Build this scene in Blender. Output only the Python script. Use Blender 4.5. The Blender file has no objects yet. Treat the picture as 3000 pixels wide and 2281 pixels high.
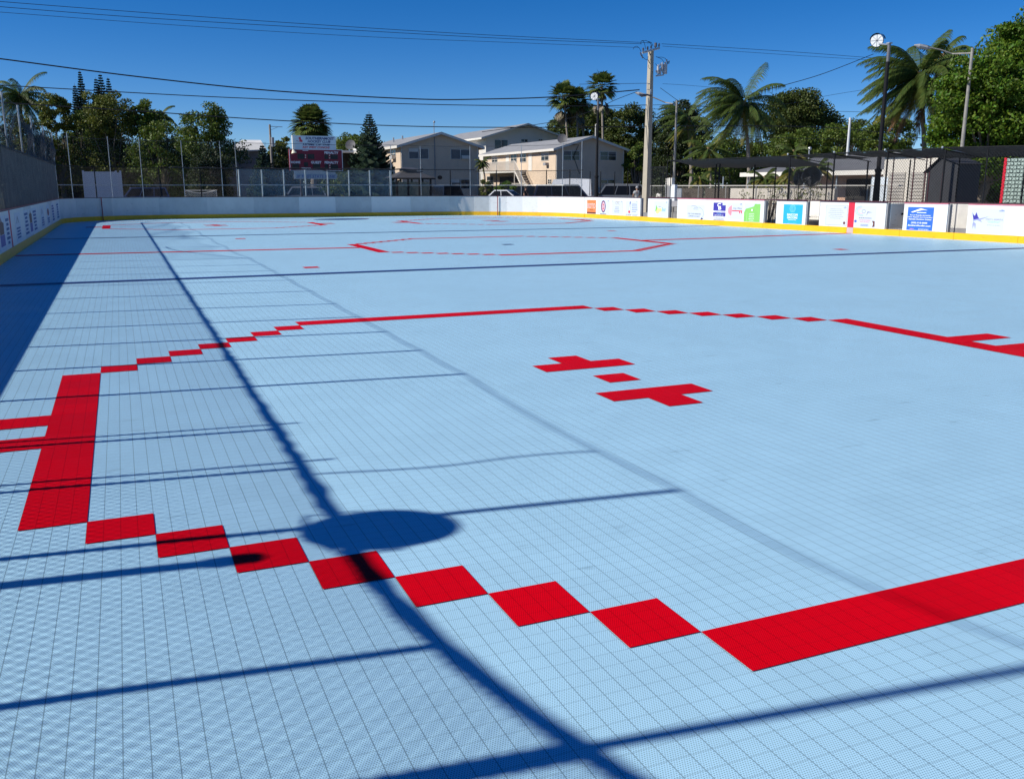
import bpy, math, random
import numpy as np
from mathutils import Vector, Matrix, Euler

random.seed(7)
RNG = np.random.default_rng(11)
F = 0.3048                      # everything below is measured in feet and built in metres
R = math.radians
C = bpy.context.scene.collection
sc = bpy.context.scene

# ------------------------------------------------------------------ camera
CAM = np.array([0.92, -15.36, 5.31])
YAW, PITCH, FPX = 0.404, -0.2217, 2638.0
def cam_axes():
    cy, sy, cp, sp = math.cos(YAW), math.sin(YAW), math.cos(PITCH), math.sin(PITCH)
    f = np.array([sy*cp, cy*cp, sp]); r = np.array([cy, -sy, 0.0]); u = np.cross(r, f)
    return r, u, f
AX = cam_axes()
cam_data = bpy.data.cameras.new("camera")
cam = bpy.data.objects.new("camera", cam_data); C.objects.link(cam)
m = Matrix([[AX[0][i], AX[1][i], -AX[2][i]] for i in range(3)]).to_4x4()
m.translation = Vector(CAM*F)
cam.matrix_world = m
cam_data.sensor_width = 36.0
cam_data.lens = FPX/3000*36.0
cam_data.clip_start = 0.05
cam_data.clip_end = 3000
sc.camera = cam

# ------------------------------------------------------------------ light
SUN_EL = R(37.6); SUN_DIR = np.array([-math.cos(R(7)), math.sin(R(7)), 0])   # towards the sun (flat part)
world = bpy.data.worlds.new("World"); sc.world = world; world.use_nodes = True
nt = world.node_tree; nt.nodes.clear()
sky = nt.nodes.new("ShaderNodeTexSky"); sky.sky_type = 'NISHITA'; sky.sun_disc = False
sky.sun_elevation = SUN_EL; sky.sun_rotation = math.atan2(SUN_DIR[0], SUN_DIR[1])
sky.altitude = 0; sky.air_density = 0.64; sky.dust_density = 0.0; sky.ozone_density = 5.5
hs_ = nt.nodes.new("ShaderNodeHueSaturation"); hs_.inputs["Saturation"].default_value = 1.3; hs_.inputs["Hue"].default_value = 0.507
bg = nt.nodes.new("ShaderNodeBackground"); bg.inputs[1].default_value = 0.092
out = nt.nodes.new("ShaderNodeOutputWorld")
nt.links.new(sky.outputs[0], hs_.inputs["Color"]); nt.links.new(hs_.outputs[0], bg.inputs[0]); nt.links.new(bg.outputs[0], out.inputs[0])
sl = bpy.data.lights.new("sun", 'SUN'); sl.energy = 5.0; sl.angle = R(0.6); sl.color = (1.0, 0.95, 0.86)
so = bpy.data.objects.new("sun", sl); C.objects.link(so)
sdir = Vector((SUN_DIR[0]*math.cos(SUN_EL), SUN_DIR[1]*math.cos(SUN_EL), math.sin(SUN_EL)))
so.rotation_euler = (sdir).to_track_quat('Z', 'Y').to_euler()
so.location = (0, 0, 40)
sc.view_settings.view_transform = 'Standard'; sc.view_settings.look = 'None'
sc.view_settings.exposure = 0.22; sc.view_settings.gamma = 1.0
sc.render.engine = 'CYCLES'
sc.cycles.transparent_max_bounces = 24
sc.cycles.max_bounces = 5

# ------------------------------------------------------------------ survey helpers (photo pixel -> point in the place, feet)
def ray(u, v):
    return (u-1500)/FPX*AX[0] - (v-1140.5)/FPX*AX[1] + AX[2]
def PY(u, v, y):  d = ray(u, v); return CAM + d*(y-CAM[1])/d[1]
def PX(u, v, x):  d = ray(u, v); return CAM + d*(x-CAM[0])/d[0]
def PD(u, v, dep): return CAM + ray(u, v)*dep
class Plane:
    """an upright wall plane through a (x,y) seen from its front; s runs to the viewer's right"""
    def __init__(s, a, b):
        s.a = np.array([a[0], a[1], 0.0]); t = np.array([b[0]-a[0], b[1]-a[1], 0.0]); s.t = t/np.linalg.norm(t)
        s.up = np.array([0, 0, 1.0]); s.n = np.cross(s.t, s.up)      # towards the viewer
    def sz(s, u, v):
        d = ray(u, v); k = np.dot(s.a-CAM, s.n)/np.dot(d, s.n); p = CAM+d*k
        return float(np.dot(p-s.a, s.t)), float(p[2])
    def p(s, q, z, off=0.0): return s.a + s.t*q + s.up*z + s.n*off

# ------------------------------------------------------------------ materials
MATS = {}
def mat(name, col, rough=0.7, metal=0.0, var=0.0, vscale=3.0, bump=0.0, bscale=20.0, spec=0.4, alpha=None, trans=0.0, island=0.0, coat=0.0, emit=None, net=False, marks=0.0):
    if name in MATS: return MATS[name]
    m = bpy.data.materials.new(name); m.use_nodes = True; t = m.node_tree; N = t.nodes; L = t.links
    b = N["Principled BSDF"]; b.inputs["Roughness"].default_value = rough; b.inputs["Metallic"].default_value = metal
    b.inputs["Specular IOR Level"].default_value = spec; b.inputs["Coat Weight"].default_value = coat
    b.inputs["Base Color"].default_value = (*col, 1)
    col_out = None
    if var > 0:
        tc = N.new("ShaderNodeTexCoord"); nz = N.new("ShaderNodeTexNoise"); nz.inputs["Scale"].default_value = vscale; nz.inputs["Detail"].default_value = 6; nz.inputs["Roughness"].default_value = 0.65
        L.new(tc.outputs["Object"], nz.inputs["Vector"])
        mr = N.new("ShaderNodeMapRange"); mr.inputs["From Min"].default_value = 0.3; mr.inputs["From Max"].default_value = 0.7
        mr.inputs["To Min"].default_value = 1-var; mr.inputs["To Max"].default_value = 1+var*0.6
        L.new(nz.outputs[0], mr.inputs[0])
        mx = N.new("ShaderNodeVectorMath"); mx.operation = 'SCALE'; mx.inputs[0].default_value = col; L.new(mr.outputs[0], mx.inputs["Scale"])
        col_out = mx.outputs[0]
    if marks > 0:      # sparse dark streaks and puck marks
        tcm = N.new("ShaderNodeTexCoord"); mpm = N.new("ShaderNodeMapping"); mpm.inputs["Scale"].default_value = (1.3, 1.3, 6.0); L.new(tcm.outputs["Object"], mpm.inputs[0])
        nm = N.new("ShaderNodeTexNoise"); nm.inputs["Scale"].default_value = 3.4; nm.inputs["Detail"].default_value = 5; nm.inputs["Roughness"].default_value = .62; L.new(mpm.outputs[0], nm.inputs["Vector"])
        rm = N.new("ShaderNodeMapRange"); rm.inputs["From Min"].default_value = .60; rm.inputs["From Max"].default_value = .74; rm.inputs["To Min"].default_value = 1.0; rm.inputs["To Max"].default_value = 1-marks; L.new(nm.outputs[0], rm.inputs[0])
        sc_ = N.new("ShaderNodeVectorMath"); sc_.operation = 'SCALE'; sc_.inputs[0].default_value = col
        if col_out: L.new(col_out, sc_.inputs[0])
        L.new(rm.outputs[0], sc_.inputs["Scale"]); col_out = sc_.outputs[0]
    if island > 0:
        g = N.new("ShaderNodeNewGeometry"); hs = N.new("ShaderNodeHueSaturation"); hs.inputs["Color"].default_value = (*col, 1)
        if col_out: L.new(col_out, hs.inputs["Color"])
        a = N.new("ShaderNodeMapRange"); a.inputs["To Min"].default_value = 1-island; a.inputs["To Max"].default_value = 1+island
        L.new(g.outputs["Random Per Island"], a.inputs[0]); L.new(a.outputs[0], hs.inputs["Value"])
        h = N.new("ShaderNodeMapRange"); h.inputs["To Min"].default_value = 0.47; h.inputs["To Max"].default_value = 0.53
        ml = N.new("ShaderNodeMath"); ml.operation = 'MULTIPLY'; ml.inputs[1].default_value = 7.31; fr = N.new("ShaderNodeMath"); fr.operation = 'FRACT'
        L.new(g.outputs["Random Per Island"], ml.inputs[0]); L.new(ml.outputs[0], fr.inputs[0]); L.new(fr.outputs[0], h.inputs[0]); L.new(h.outputs[0], hs.inputs["Hue"])
        col_out = hs.outputs[0]
    if col_out: L.new(col_out, b.inputs["Base Color"])
    if bump > 0:
        tc2 = N.new("ShaderNodeTexCoord"); n2 = N.new("ShaderNodeTexNoise"); n2.inputs["Scale"].default_value = bscale; n2.inputs["Detail"].default_value = 4
        L.new(tc2.outputs["Object"], n2.inputs["Vector"]); bp = N.new("ShaderNodeBump"); bp.inputs["Strength"].default_value = bump; bp.inputs["Distance"].default_value = 0.02
        L.new(n2.outputs[0], bp.inputs["Height"]); L.new(bp.outputs[0], b.inputs["Normal"])
    if emit: b.inputs["Emission Color"].default_value = (*col, 1); b.inputs["Emission Strength"].default_value = emit
    o = N["Material Output"]
    last = b.outputs[0]
    if trans > 0:
        tr = N.new("ShaderNodeBsdfTranslucent"); tr.inputs[0].default_value = (col[0]*1.5, col[1]*1.6, col[2]*0.8, 1)
        if col_out: L.new(col_out, tr.inputs[0])
        ms = N.new("ShaderNodeMixShader"); ms.inputs[0].default_value = trans; L.new(last, ms.inputs[1]); L.new(tr.outputs[0], ms.inputs[2]); last = ms.outputs[0]
    if alpha is not None:
        tp = N.new("ShaderNodeBsdfTransparent"); ms = N.new("ShaderNodeMixShader"); ms.inputs[0].default_value = alpha
        L.new(tp.outputs[0], ms.inputs[1]); L.new(last, ms.inputs[2]); last = ms.outputs[0]
        if net:      # threads of real thickness hide more of what is behind them the flatter one looks along the net
            ge = N.new("ShaderNodeNewGeometry"); dt = N.new("ShaderNodeVectorMath"); dt.operation = 'DOT_PRODUCT'; L.new(ge.outputs["Normal"], dt.inputs[0]); L.new(ge.outputs["Incoming"], dt.inputs[1])
            ab = N.new("ShaderNodeMath"); ab.operation = 'ABSOLUTE'; L.new(dt.outputs["Value"], ab.inputs[0])
            mx_ = N.new("ShaderNodeMath"); mx_.operation = 'MAXIMUM'; mx_.inputs[1].default_value = .05; L.new(ab.outputs[0], mx_.inputs[0])
            iv = N.new("ShaderNodeMath"); iv.operation = 'DIVIDE'; iv.inputs[0].default_value = 1.0; L.new(mx_.outputs[0], iv.inputs[1])
            pw = N.new("ShaderNodeMath"); pw.operation = 'POWER'; pw.inputs[0].default_value = 1-alpha; L.new(iv.outputs[0], pw.inputs[1])
            s1 = N.new("ShaderNodeMath"); s1.operation = 'SUBTRACT'; s1.inputs[0].default_value = 1.0; L.new(pw.outputs[0], s1.inputs[1]); L.new(s1.outputs[0], ms.inputs[0])
    L.new(last, o.inputs[0])
    MATS[name] = m
    return m

def tile_material(name, col, k_line=0.62, spec=0.5, tilevar=0.05, holed=0.48):
    """interlocking plastic sport tile: 3 inch cells, seams, and a fine grid of perforations"""
    m = bpy.data.materials.new(name); m.use_nodes = True; t = m.node_tree; N = t.nodes; L = t.links
    b = N["Principled BSDF"]; b.inputs["Roughness"].default_value = 0.42; b.inputs["Specular IOR Level"].default_value = spec
    geo = N.new("ShaderNodeNewGeometry"); sep = N.new("ShaderNodeSeparateXYZ")
    vm = N.new("ShaderNodeVectorMath"); vm.operation = 'SCALE'; vm.inputs["Scale"].default_value = 1/(F*0.25)   # cell units
    L.new(geo.outputs["Position"], vm.inputs[0]); L.new(vm.outputs[0], sep.inputs[0])
    def M(op, a, bb=None, c=None):
        n = N.new("ShaderNodeMath"); n.operation = op
        for i, x in enumerate((a, bb, c)):
            if x is None: continue
            if isinstance(x, (int, float)): n.inputs[i].default_value = x
            else: L.new(x, n.inputs[i])
        return n.outputs[0]
    def seam(x, w):      # 1 on the seam
        f = M('FRACT', x); d = M('ABSOLUTE', M('SUBTRACT', f, 0.5)); return M('GREATER_THAN', d, 0.5-w)
    sx, sy = seam(sep.outputs[0], 0.022), seam(sep.outputs[1], 0.016)
    # perforation pattern: staggered slots, 9 per cell
    px = M('MULTIPLY', sep.outputs[0], 9.0); py = M('MULTIPLY', sep.outputs[1], 9.0)
    row = M('FLOOR', py); sh = M('MULTIPLY', M('MODULO', row, 2.0), 0.5)
    fx = M('ABSOLUTE', M('SUBTRACT', M('FRACT', M('ADD', px, sh)), 0.5)); fy = M('ABSOLUTE', M('SUBTRACT', M('FRACT', py), 0.5))
    hole = M('LESS_THAN', M('ADD', fx, M('MULTIPLY', fy, 0.9)), 0.34)
    # large soft stains, small scuffs and slightly different tiles
    nz = N.new("ShaderNodeTexNoise"); nz.inputs["Scale"].default_value = 0.45; nz.inputs["Detail"].default_value = 5; L.new(geo.outputs["Position"], nz.inputs["Vector"])
    nz2 = N.new("ShaderNodeTexNoise"); nz2.inputs["Scale"].default_value = 5.0; nz2.inputs["Detail"].default_value = 5; nz2.inputs["Roughness"].default_value = 0.7; L.new(geo.outputs["Position"], nz2.inputs["Vector"])
    wn = N.new("ShaderNodeTexWhiteNoise"); wn.noise_dimensions = '2D'; fl = N.new("ShaderNodeVectorMath"); fl.operation = 'FLOOR'
    v2 = N.new("ShaderNodeVectorMath"); v2.operation = 'SCALE'; v2.inputs["Scale"].default_value = 1/F; L.new(geo.outputs["Position"], v2.inputs[0]); L.new(v2.outputs[0], fl.inputs[0]); L.new(fl.outputs[0], wn.inputs["Vector"])
    shade = M('ADD', 0.88, M('MULTIPLY', nz.outputs[0], 0.11)); shade = M('ADD', shade, M('MULTIPLY', nz2.outputs[0], 0.13)); shade = M('ADD', shade, M('MULTIPLY', wn.outputs[0], tilevar))
    # rare dark scuff marks
    mp = N.new("ShaderNodeMapping"); mp.inputs["Scale"].default_value = (1.2, 5.0, 1); mp.inputs["Rotation"].default_value = (0, 0, 0.5); L.new(geo.outputs["Position"], mp.inputs[0])
    n3 = N.new("ShaderNodeTexNoise"); n3.inputs["Scale"].default_value = 2.2; n3.inputs["Detail"].default_value = 3; L.new(mp.outputs[0], n3.inputs["Vector"])
    scuff = N.new("ShaderNodeMapRange"); scuff.inputs["From Min"].default_value = 0.67; scuff.inputs["From Max"].default_value = 0.76; scuff.inputs["To Max"].default_value = 0.24; L.new(n3.outputs[0], scuff.inputs[0])
    shade = M('SUBTRACT', shade, scuff.outputs[0])
    dark = M('MAXIMUM', M('MULTIPLY', sx, 1.5*(1-k_line)), M('MULTIPLY', sy, .8*(1-k_line)))
    dark = M('MAXIMUM', dark, M('MULTIPLY', hole, holed))
    fac = M('MULTIPLY', shade, M('SUBTRACT', 1.0, dark))
    c = N.new("ShaderNodeVectorMath"); c.operation = 'SCALE'; c.inputs[0].default_value = col; L.new(fac, c.inputs["Scale"]); L.new(c.outputs[0], b.inputs["Base Color"])
    bp = N.new("ShaderNodeBump"); bp.inputs["Strength"].default_value = 0.35; bp.inputs["Distance"].default_value = 0.0015
    L.new(M('SUBTRACT', 1.0, M('MAXIMUM', M('MAXIMUM', sx, sy), M('MULTIPLY', hole, 0.7))), bp.inputs["Height"]); L.new(bp.outputs[0], b.inputs["Normal"])
    rr = M('ADD', 0.38, M('MULTIPLY', nz2.outputs[0], 0.2)); L.new(rr, b.inputs["Roughness"])
    return m

# ------------------------------------------------------------------ mesh builder
def unit(v): v = np.asarray(v, float); n = np.linalg.norm(v); return v/n if n > 1e-9 else v
class MB:
    def __init__(s): s.v = []; s.f = []; s.n = 0
    def add(s, verts, faces):
        verts = np.asarray(verts, float).reshape(-1, 3); s.v.append(verts)
        for f in faces: s.f.append(tuple(int(i)+s.n for i in f))
        s.n += len(verts); return s
    def obox(s, c, ax, ay, az, hx, hy, hz):
        c = np.asarray(c, float); ax, ay, az = np.asarray(ax)*hx, np.asarray(ay)*hy, np.asarray(az)*hz
        V = [c+i*ax+j*ay+k*az for k in (-1, 1) for j in (-1, 1) for i in (-1, 1)]
        return s.add(V, [(0, 2, 3, 1), (4, 5, 7, 6), (0, 1, 5, 4), (2, 6, 7, 3), (0, 4, 6, 2), (1, 3, 7, 5)])
    def box(s, x0, x1, y0, y1, z0, z1):
        return s.obox(((x0+x1)/2, (y0+y1)/2, (z0+z1)/2), (1, 0, 0), (0, 1, 0), (0, 0, 1), abs(x1-x0)/2, abs(y1-y0)/2, abs(z1-z0)/2)
    def wbox(s, P, s0, s1, z0, z1, o0, o1):      # box on a Plane, o = offsets along its normal
        return s.obox(P.p((s0+s1)/2, (z0+z1)/2, (o0+o1)/2), P.t, P.n, P.up, abs(s1-s0)/2, abs(o1-o0)/2, abs(z1-z0)/2)
    def tube(s, pts, r, n=8, cap=True):
        pts = [np.asarray(p, float) for p in pts]; k = len(pts)
        rs = r if hasattr(r, '__len__') else [r]*k
        ref = None; V = []
        for i, p in enumerate(pts):
            d = unit(pts[min(i+1, k-1)]-pts[max(i-1, 0)])
            if ref is None: ref = unit(np.cross(d, (0.31, 0.2, 0.93) if abs(d[2]) < 0.9 else (1, 0.1, 0)))
            a = unit(ref-d*np.dot(ref, d)); ref = a; b = np.cross(d, a)
            for j in range(n):
                t = 2*math.pi*(j+0.5)/n; V.append(p+rs[i]*(math.cos(t)*a+math.sin(t)*b))
        Fs = [(i*n+j, i*n+(j+1) % n, (i+1)*n+(j+1) % n, (i+1)*n+j) for i in range(k-1) for j in range(n)]
        if cap: Fs += [tuple(range(n))[::-1], tuple(range((k-1)*n, k*n))]
        return s.add(V, Fs)
    def cyl(s, a, b, r, n=12, r2=None): return s.tube([a, b], [r, r if r2 is None else r2], n)
    def prism(s, pts2, P, o0, o1):               # polygon [(s,z)] on a Plane given thickness
        k = len(pts2); V = [P.p(a, b, o0) for a, b in pts2]+[P.p(a, b, o1) for a, b in pts2]
        return s.add(V, [tuple(range(k))[::-1], tuple(range(k, 2*k))]+[(i, (i+1) % k, k+(i+1) % k, k+i) for i in range(k)])
    def disc(s, c, nrm, r, n=24, th=0.05):
        nrm = unit(nrm); return s.cyl(np.asarray(c)-nrm*th/2, np.asarray(c)+nrm*th/2, r, n)
    def ball(s, c, r, n=8, m=6, sq=(1, 1, 1)):
        V = []; 
        for i in range(m+1):
            th = math.pi*i/m
            for j in range(n):
                ph = 2*math.pi*j/n; V.append((c[0]+r*sq[0]*math.sin(th)*math.cos(ph), c[1]+r*sq[1]*math.sin(th)*math.sin(ph), c[2]+r*sq[2]*math.cos(th)))
        return s.add(V, [(i*n+j, (i+1)*n+j, (i+1)*n+(j+1) % n, i*n+(j+1) % n) for i in range(m) for j in range(n)])
    def quads(s, V):                              # (k,4,3) array
        k = len(V); s.v.append(np.asarray(V).reshape(-1, 3)); s.f.append(np.arange(4*k).reshape(k, 4)+s.n); s.n += 4*k; return s
    def build(s, name, material, parent=None, smooth=False):
        V = np.concatenate(s.v) if s.v else np.zeros((0, 3))
        if parent is not None: V = V-ORIG[parent.name]
        loops = []; sizes = []
        for f in s.f:
            if isinstance(f, tuple): loops.append(np.array(f)); sizes.append(np.array([len(f)]))
            else: loops.append(f.reshape(-1)); sizes.append(np.full(len(f), f.shape[1]))
        loops = np.concatenate(loops).astype(np.int32); sizes = np.concatenate(sizes).astype(np.int32)
        me = bpy.data.meshes.new(name); me.vertices.add(len(V)); me.vertices.foreach_set("co", (V*F).astype(np.float32).ravel())
        me.loops.add(len(loops)); me.loops.foreach_set("vertex_index", loops)
        me.polygons.add(len(sizes)); st = np.concatenate([[0], np.cumsum(sizes)[:-1]]).astype(np.int32)
        me.polygons.foreach_set("loop_start", st); me.polygons.foreach_set("loop_total", sizes)
        me.polygons.foreach_set("use_smooth", np.full(len(sizes), smooth))
        me.update(calc_edges=True); me.materials.append(material)
        o = bpy.data.objects.new(name, me); C.objects.link(o)
        if parent is not None: o.parent = parent; ORIG[o.name] = ORIG[parent.name]
        else: ORIG[o.name] = np.zeros(3)
        return o
ORIG = {}
def thing(name, label, cat, loc=(0, 0, 0), group=None):
    o = bpy.data.objects.new(name, None); C.objects.link(o); o.location = Vector(np.asarray(loc, float)*F)
    o.empty_display_size = 0.2
    ORIG[o.name] = np.asarray(loc, float); return tag(o, label, cat, group)
def tag(o, label=None, cat=None, group=None, kind=None):
    if label: o['label'] = label
    if cat: o['category'] = cat
    if group: o['group'] = group
    if kind: o['kind'] = kind
    return o
def struct(name, mb, material): return tag(mb.build(name, material), kind='structure')
def copy_tree(o, parent=None):
    c = o.copy(); C.objects.link(c); c.parent = parent
    for ch in list(o.children): copy_tree(ch, c)
    return c
def rpt(o, loc, rz=0.0, label=None, s=1.0):
    o.location = Vector(np.asarray(loc, float)*F); o.rotation_euler = (0, 0, rz); o.scale = (s, s, s)
    if label: o['label'] = label
    return o

FONT_CACHE = {}
def text(s, P, s0, s1, z0, z1, material, parent, off=0.03, name='lettering', shear=0.0, bold=0.0):
    """lettering filling the box s0..s1 x z0..z1 on plane P"""
    cu = bpy.data.curves.new("txt", 'FONT'); cu.body = s; cu.size = 1; cu.shear = shear; cu.offset = bold; cu.resolution_u = 2
    ob = bpy.data.objects.new("txt", cu); C.objects.link(ob)
    me = bpy.data.meshes.new_from_object(ob.evaluated_get(bpy.context.evaluated_depsgraph_get()))
    V = np.array([v.co[:] for v in me.vertices]); fs = [tuple(p.vertices) for p in me.polygons]
    bpy.data.objects.remove(ob); bpy.data.curves.remove(cu); bpy.data.meshes.remove(me)
    lo, hi = V.min(0), V.max(0); V = (V-lo)/np.maximum(hi-lo, 1e-6)
    W = [P.p(s0+(s1-s0)*a[0], z0+(z1-z0)*a[1], off) for a in V]
    return MB().add(W, fs).build(name, material, parent)

# ------------------------------------------------------------------ shared materials
white = mat('board_white', (0.70, 0.70, 0.69), 0.45, var=0.06, vscale=1.2, marks=.35)
white2 = mat('board_worn_white', (0.59, 0.59, 0.58), 0.5, var=0.10, vscale=1.5, marks=.4)
white3 = mat('board_grey', (0.52, 0.53, 0.53), 0.5, var=0.12, vscale=1.8, marks=.4)
yellow = mat('kick_yellow', (0.84, 0.44, 0.008), 0.4, var=0.08, vscale=2, marks=.45)
caprail = mat('cap_rail_plum', (0.06, 0.018, 0.03), 0.5, var=0.2)
capred = mat('cap_rail_pink', (0.62, 0.20, 0.25), 0.5, var=0.2)
black = mat('black_metal', (0.009, 0.009, 0.011), 0.6, spec=0.18, var=0.2)
blackrub = mat('black_fabric', (0.034, 0.036, 0.043), 0.9, var=0.3, vscale=4)
galv = mat('galvanised_steel', (0.42, 0.44, 0.46), 0.42, metal=0.55, var=0.2, vscale=6)
redm = mat('sign_red', (0.62, 0.02, 0.05), 0.5, var=0.08)
navy = mat('ink_navy', (0.03, 0.035, 0.14), 0.6)
inkb = mat('ink_blue', (0.06, 0.12, 0.45), 0.6)
inkg = mat('ink_grey', (0.25, 0.27, 0.33), 0.6)
glass = mat('window_glass', (0.02, 0.025, 0.03), 0.08, spec=0.6)
car_glass = mat('car_glass', (0.008, 0.009, 0.011), 0.15, spec=0.22)
# ================================================================== THE SETTING
struct('ground', MB().box(-900, 1500, -200, 2200, -0.6, -0.35), mat('ground_grass', (0.12, 0.13, 0.06), 0.95, var=0.5, vscale=0.4, bump=0.4))
struct('pavement', MB().box(-60, 220, -60, 196, -0.34, -0.2), mat('concrete_pavement', (0.36, 0.35, 0.32), 0.9, var=0.15, vscale=0.8, bump=0.2))
struct('road', MB().box(-300, 500, 197, 249, -0.34, -0.26), mat('asphalt', (0.06, 0.06, 0.062), 0.9, var=0.25, vscale=1.5, bump=0.3))

YF = 148.0                       # far end of the rink
RW0, RW1 = (75.0, 127.0), (79.9, 40.0)
def right_x(y): return RW0[0]+(RW1[0]-RW0[0])*(RW0[1]-y)/(RW0[1]-RW1[1])
tile_blue = tile_material('tile_blue', (0.378, 0.63, 0.80))
tile_red = tile_material('tile_red', (0.60, 0.0006, 0.008), 0.72, 0.02, 0.12, 0.5)
tile_navy = tile_material('tile_navy', (0.012, 0.035, 0.17), 0.8)
fl = MB(); fl.add([(-7, -1.2, 0), (-5, -10, 0), (1, -17.2, 0), (8, -20.6, 0), (14, -21.2, 0), (83.4, -21.2, 0), (75.0, 127, 0)] + [(53+22*math.cos(t), 126+22*math.sin(t), 0) for t in np.linspace(0.02, math.pi/2, 14)] + [(9+16*math.cos(t), 132+16*math.sin(t), 0) for t in np.linspace(math.pi/2, math.pi, 12)], [tuple(range(33))])
struct('rink_floor', fl, tile_blue)
def sheet(name, rects, m, z=0.013):
    mb = MB()
    for x0, x1, y0, y1 in rects: mb.add([(x0, y0, z), (x1, y0, z), (x1, y1, z), (x0, y1, z)], [(0, 1, 2, 3)])
    return struct(name, mb, m)
def faceoff_circle(x0, y0, sy=1.0, ticks=True, dot=True):
    L = 13; cx, cy = x0+13.5, y0+6.5
    r = [(x0-1, x0, y0, y0+L), (x0+27, x0+28, y0, y0+L), (x0+7, x0+20, y0-8, y0-7), (x0+7, x0+20, y0+20, y0+21)]
    for k in range(7):
        for a in (x0+k, x0+26-k): r += [(a, a+1, y0-k-1, y0-k), (a, a+1, y0+L+k, y0+L+k+1)]
    if ticks:
        for yy in (y0+5, y0+7): r += [(x0-3, x0-1, yy, yy+1), (x0+28, x0+30, yy, yy+1)]
    if dot:
        r += [(cx-.5, cx+.5, cy-.5, cy+.5), (cx-1.5, cx+1.5, cy+1.5, cy+2.5), (cx-.5, cx+.5, cy+2.5, cy+3.5),
              (cx-1.5, cx+1.5, cy-2.5, cy-1.5), (cx-.5, cx+.5, cy-3.5, cy-2.5)]
    return [(a, b, cy+(c-cy)*sy, cy+(d-cy)*sy) for a, b, c, d in r]
sheet('faceoff_circle_near', faceoff_circle(0, 0), tile_red)
sheet('faceoff_circle_centre', faceoff_circle(21.2, 56.9, 0.88, False, False), tile_red)
sheet('faceoff_circle_far', faceoff_circle(-0.4, 111.8, 0.86), tile_red)
sheet('faceoff_circle_far_corner', faceoff_circle(41.6, 111.5, 0.9), tile_red)
def strip(name, pts, w, m, z=0.017):
    mb = MB()
    P = [(x, y-w/2, z) for x, y in pts]+[(x, y+w/2, z) for x, y in pts]; k = len(pts)
    mb.add(P, [(i, i+1, k+i+1, k+i) for i in range(k-1)]); return struct(name, mb, m)
strip('centre_line', [(-6.9, 65.4), (10, 64.7), (20.3, 64.2)], 0.95, tile_red)
strip('centre_line', [(49.1, 63.7), (58, 64.4), (66, 65.4), (right_x(66)-.05, 66.5)], 0.95, tile_red)
strip('blue_line_near', [(-6.9, 41.0), (25, 41.2), (50, 40.9), (right_x(40)-.1, 40.4)], 0.98, tile_navy)
strip('blue_line_far', [(-6.9, 89.9), (76.8, 89.7)], 0.95, tile_navy)
strip('goal_line_far', [(-5.2, 136.2), (30, 136.8), (72.5, 137.2)], 0.35, tile_red)
sheet('neutral_spots', [(11.9, 12.9, 45.3, 46.3), (57.3, 58.3, 45.1, 46.1), (55.4, 56.4, 81.8, 82.8), (11.7, 12.7, 82.3, 83.3)], tile_red)
sheet('centre_spot', [(33.5, 34.5, 62.6, 63.5)], tile_navy, 0.021)
cr = MB(); cr.add([(34.5+4.6*math.cos(t), 134.9+3.2*math.sin(t), 0.021) for t in np.linspace(0, 2*math.pi, 28)[:-1]], [tuple(range(27))])
struct('goal_crease', cr, tile_navy)
# ================================================================== RINK BOARDS
BH = 3.5
def board_run(root, pts, tints, joints=8.0, kick=True, z1=BH):
    """boards along a polyline of ground points seen with the rink on the viewer's side: panels, kick plates and cap rail"""
    pts = [np.array(p, float) for p in pts]
    seg = [np.linalg.norm(b-a) for a, b in zip(pts, pts[1:])]
    tot = sum(seg); n = max(1, round(tot/joints)); cuts = np.linspace(0, tot, n+1)
    def at(q):
        for a, b, l in zip(pts, pts[1:], seg):
            if q <= l+1e-6: return a+(b-a)*q/l
            q -= l
        return pts[-1]
    acc = np.concatenate([[0], np.cumsum(seg)])
    for i in range(n):
        q = [cuts[i]]+[a for a in acc if cuts[i]+.05 < a < cuts[i+1]-.05]+[cuts[i+1]]
        loc = [at(x) for x in q]
        mb, kb = MB(), MB()
        for a, b in zip(loc, loc[1:]):
            P = Plane(a, b); l = np.linalg.norm(b-a); g = 0.012 if len(loc) == 2 else 0
            mb.wbox(P, g, l-g, 0.68 if kick else 0, z1, -0.14, 0.0)
            kb.wbox(P, 0, l, 0.0, 0.68, -0.16, 0.035)
        mb.build('panel', tints[i % len(tints)], root)
        if kick: kb.build('kick_plate', yellow, root)
    cb = MB(); 
    for a, b in zip(pts, pts[1:]):
        P = Plane(a, b); cb.wbox(P, -.01, np.linalg.norm(b-a)+.01, z1, z1+0.09, -0.2, 0.05)
    cb.build('cap_rail', caprail, root)
# left wall, seen with the rink on the right: viewer's right is +y
LP = Plane((-7, 0), (-7, 1))
lb = thing('rink_boards', 'long white boards down the shaded left side with adverts and dull yellow kick plate', 'rink boards', (-7, 60, 0))
arcN = [(13+20*math.cos(t), -1.2+20*math.sin(t)) for t in np.linspace(math.pi*1.5, math.pi, 11)]
board_run(lb, arcN, [white, white2])
board_run(lb, [(-7, -1.2), (-7, 132)], [white, white, white2, white])
arcL = [(-7, 132)]+[(9+16*math.cos(t), 132+16*math.sin(t)) for t in np.linspace(math.pi, math.pi/2, 9)[1:]]
arcR = [(53+22*math.cos(t), 126+22*math.sin(t)) for t in np.linspace(math.pi/2, 0.0, 12)]
eb = thing('rink_boards', 'plain white and grey patched boards across the far end of the rink with rounded corners', 'rink boards', (30, YF, 0))
board_run(eb, arcL+[(20, YF), (30, YF)], [white2, white3, white2, white3])
board_run(eb, [(30, YF), (43, YF)], [white, white3], 6.5)
board_run(eb, [(43, YF)]+arcR, [white, white2, white3, white, white], 7.4)
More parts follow.
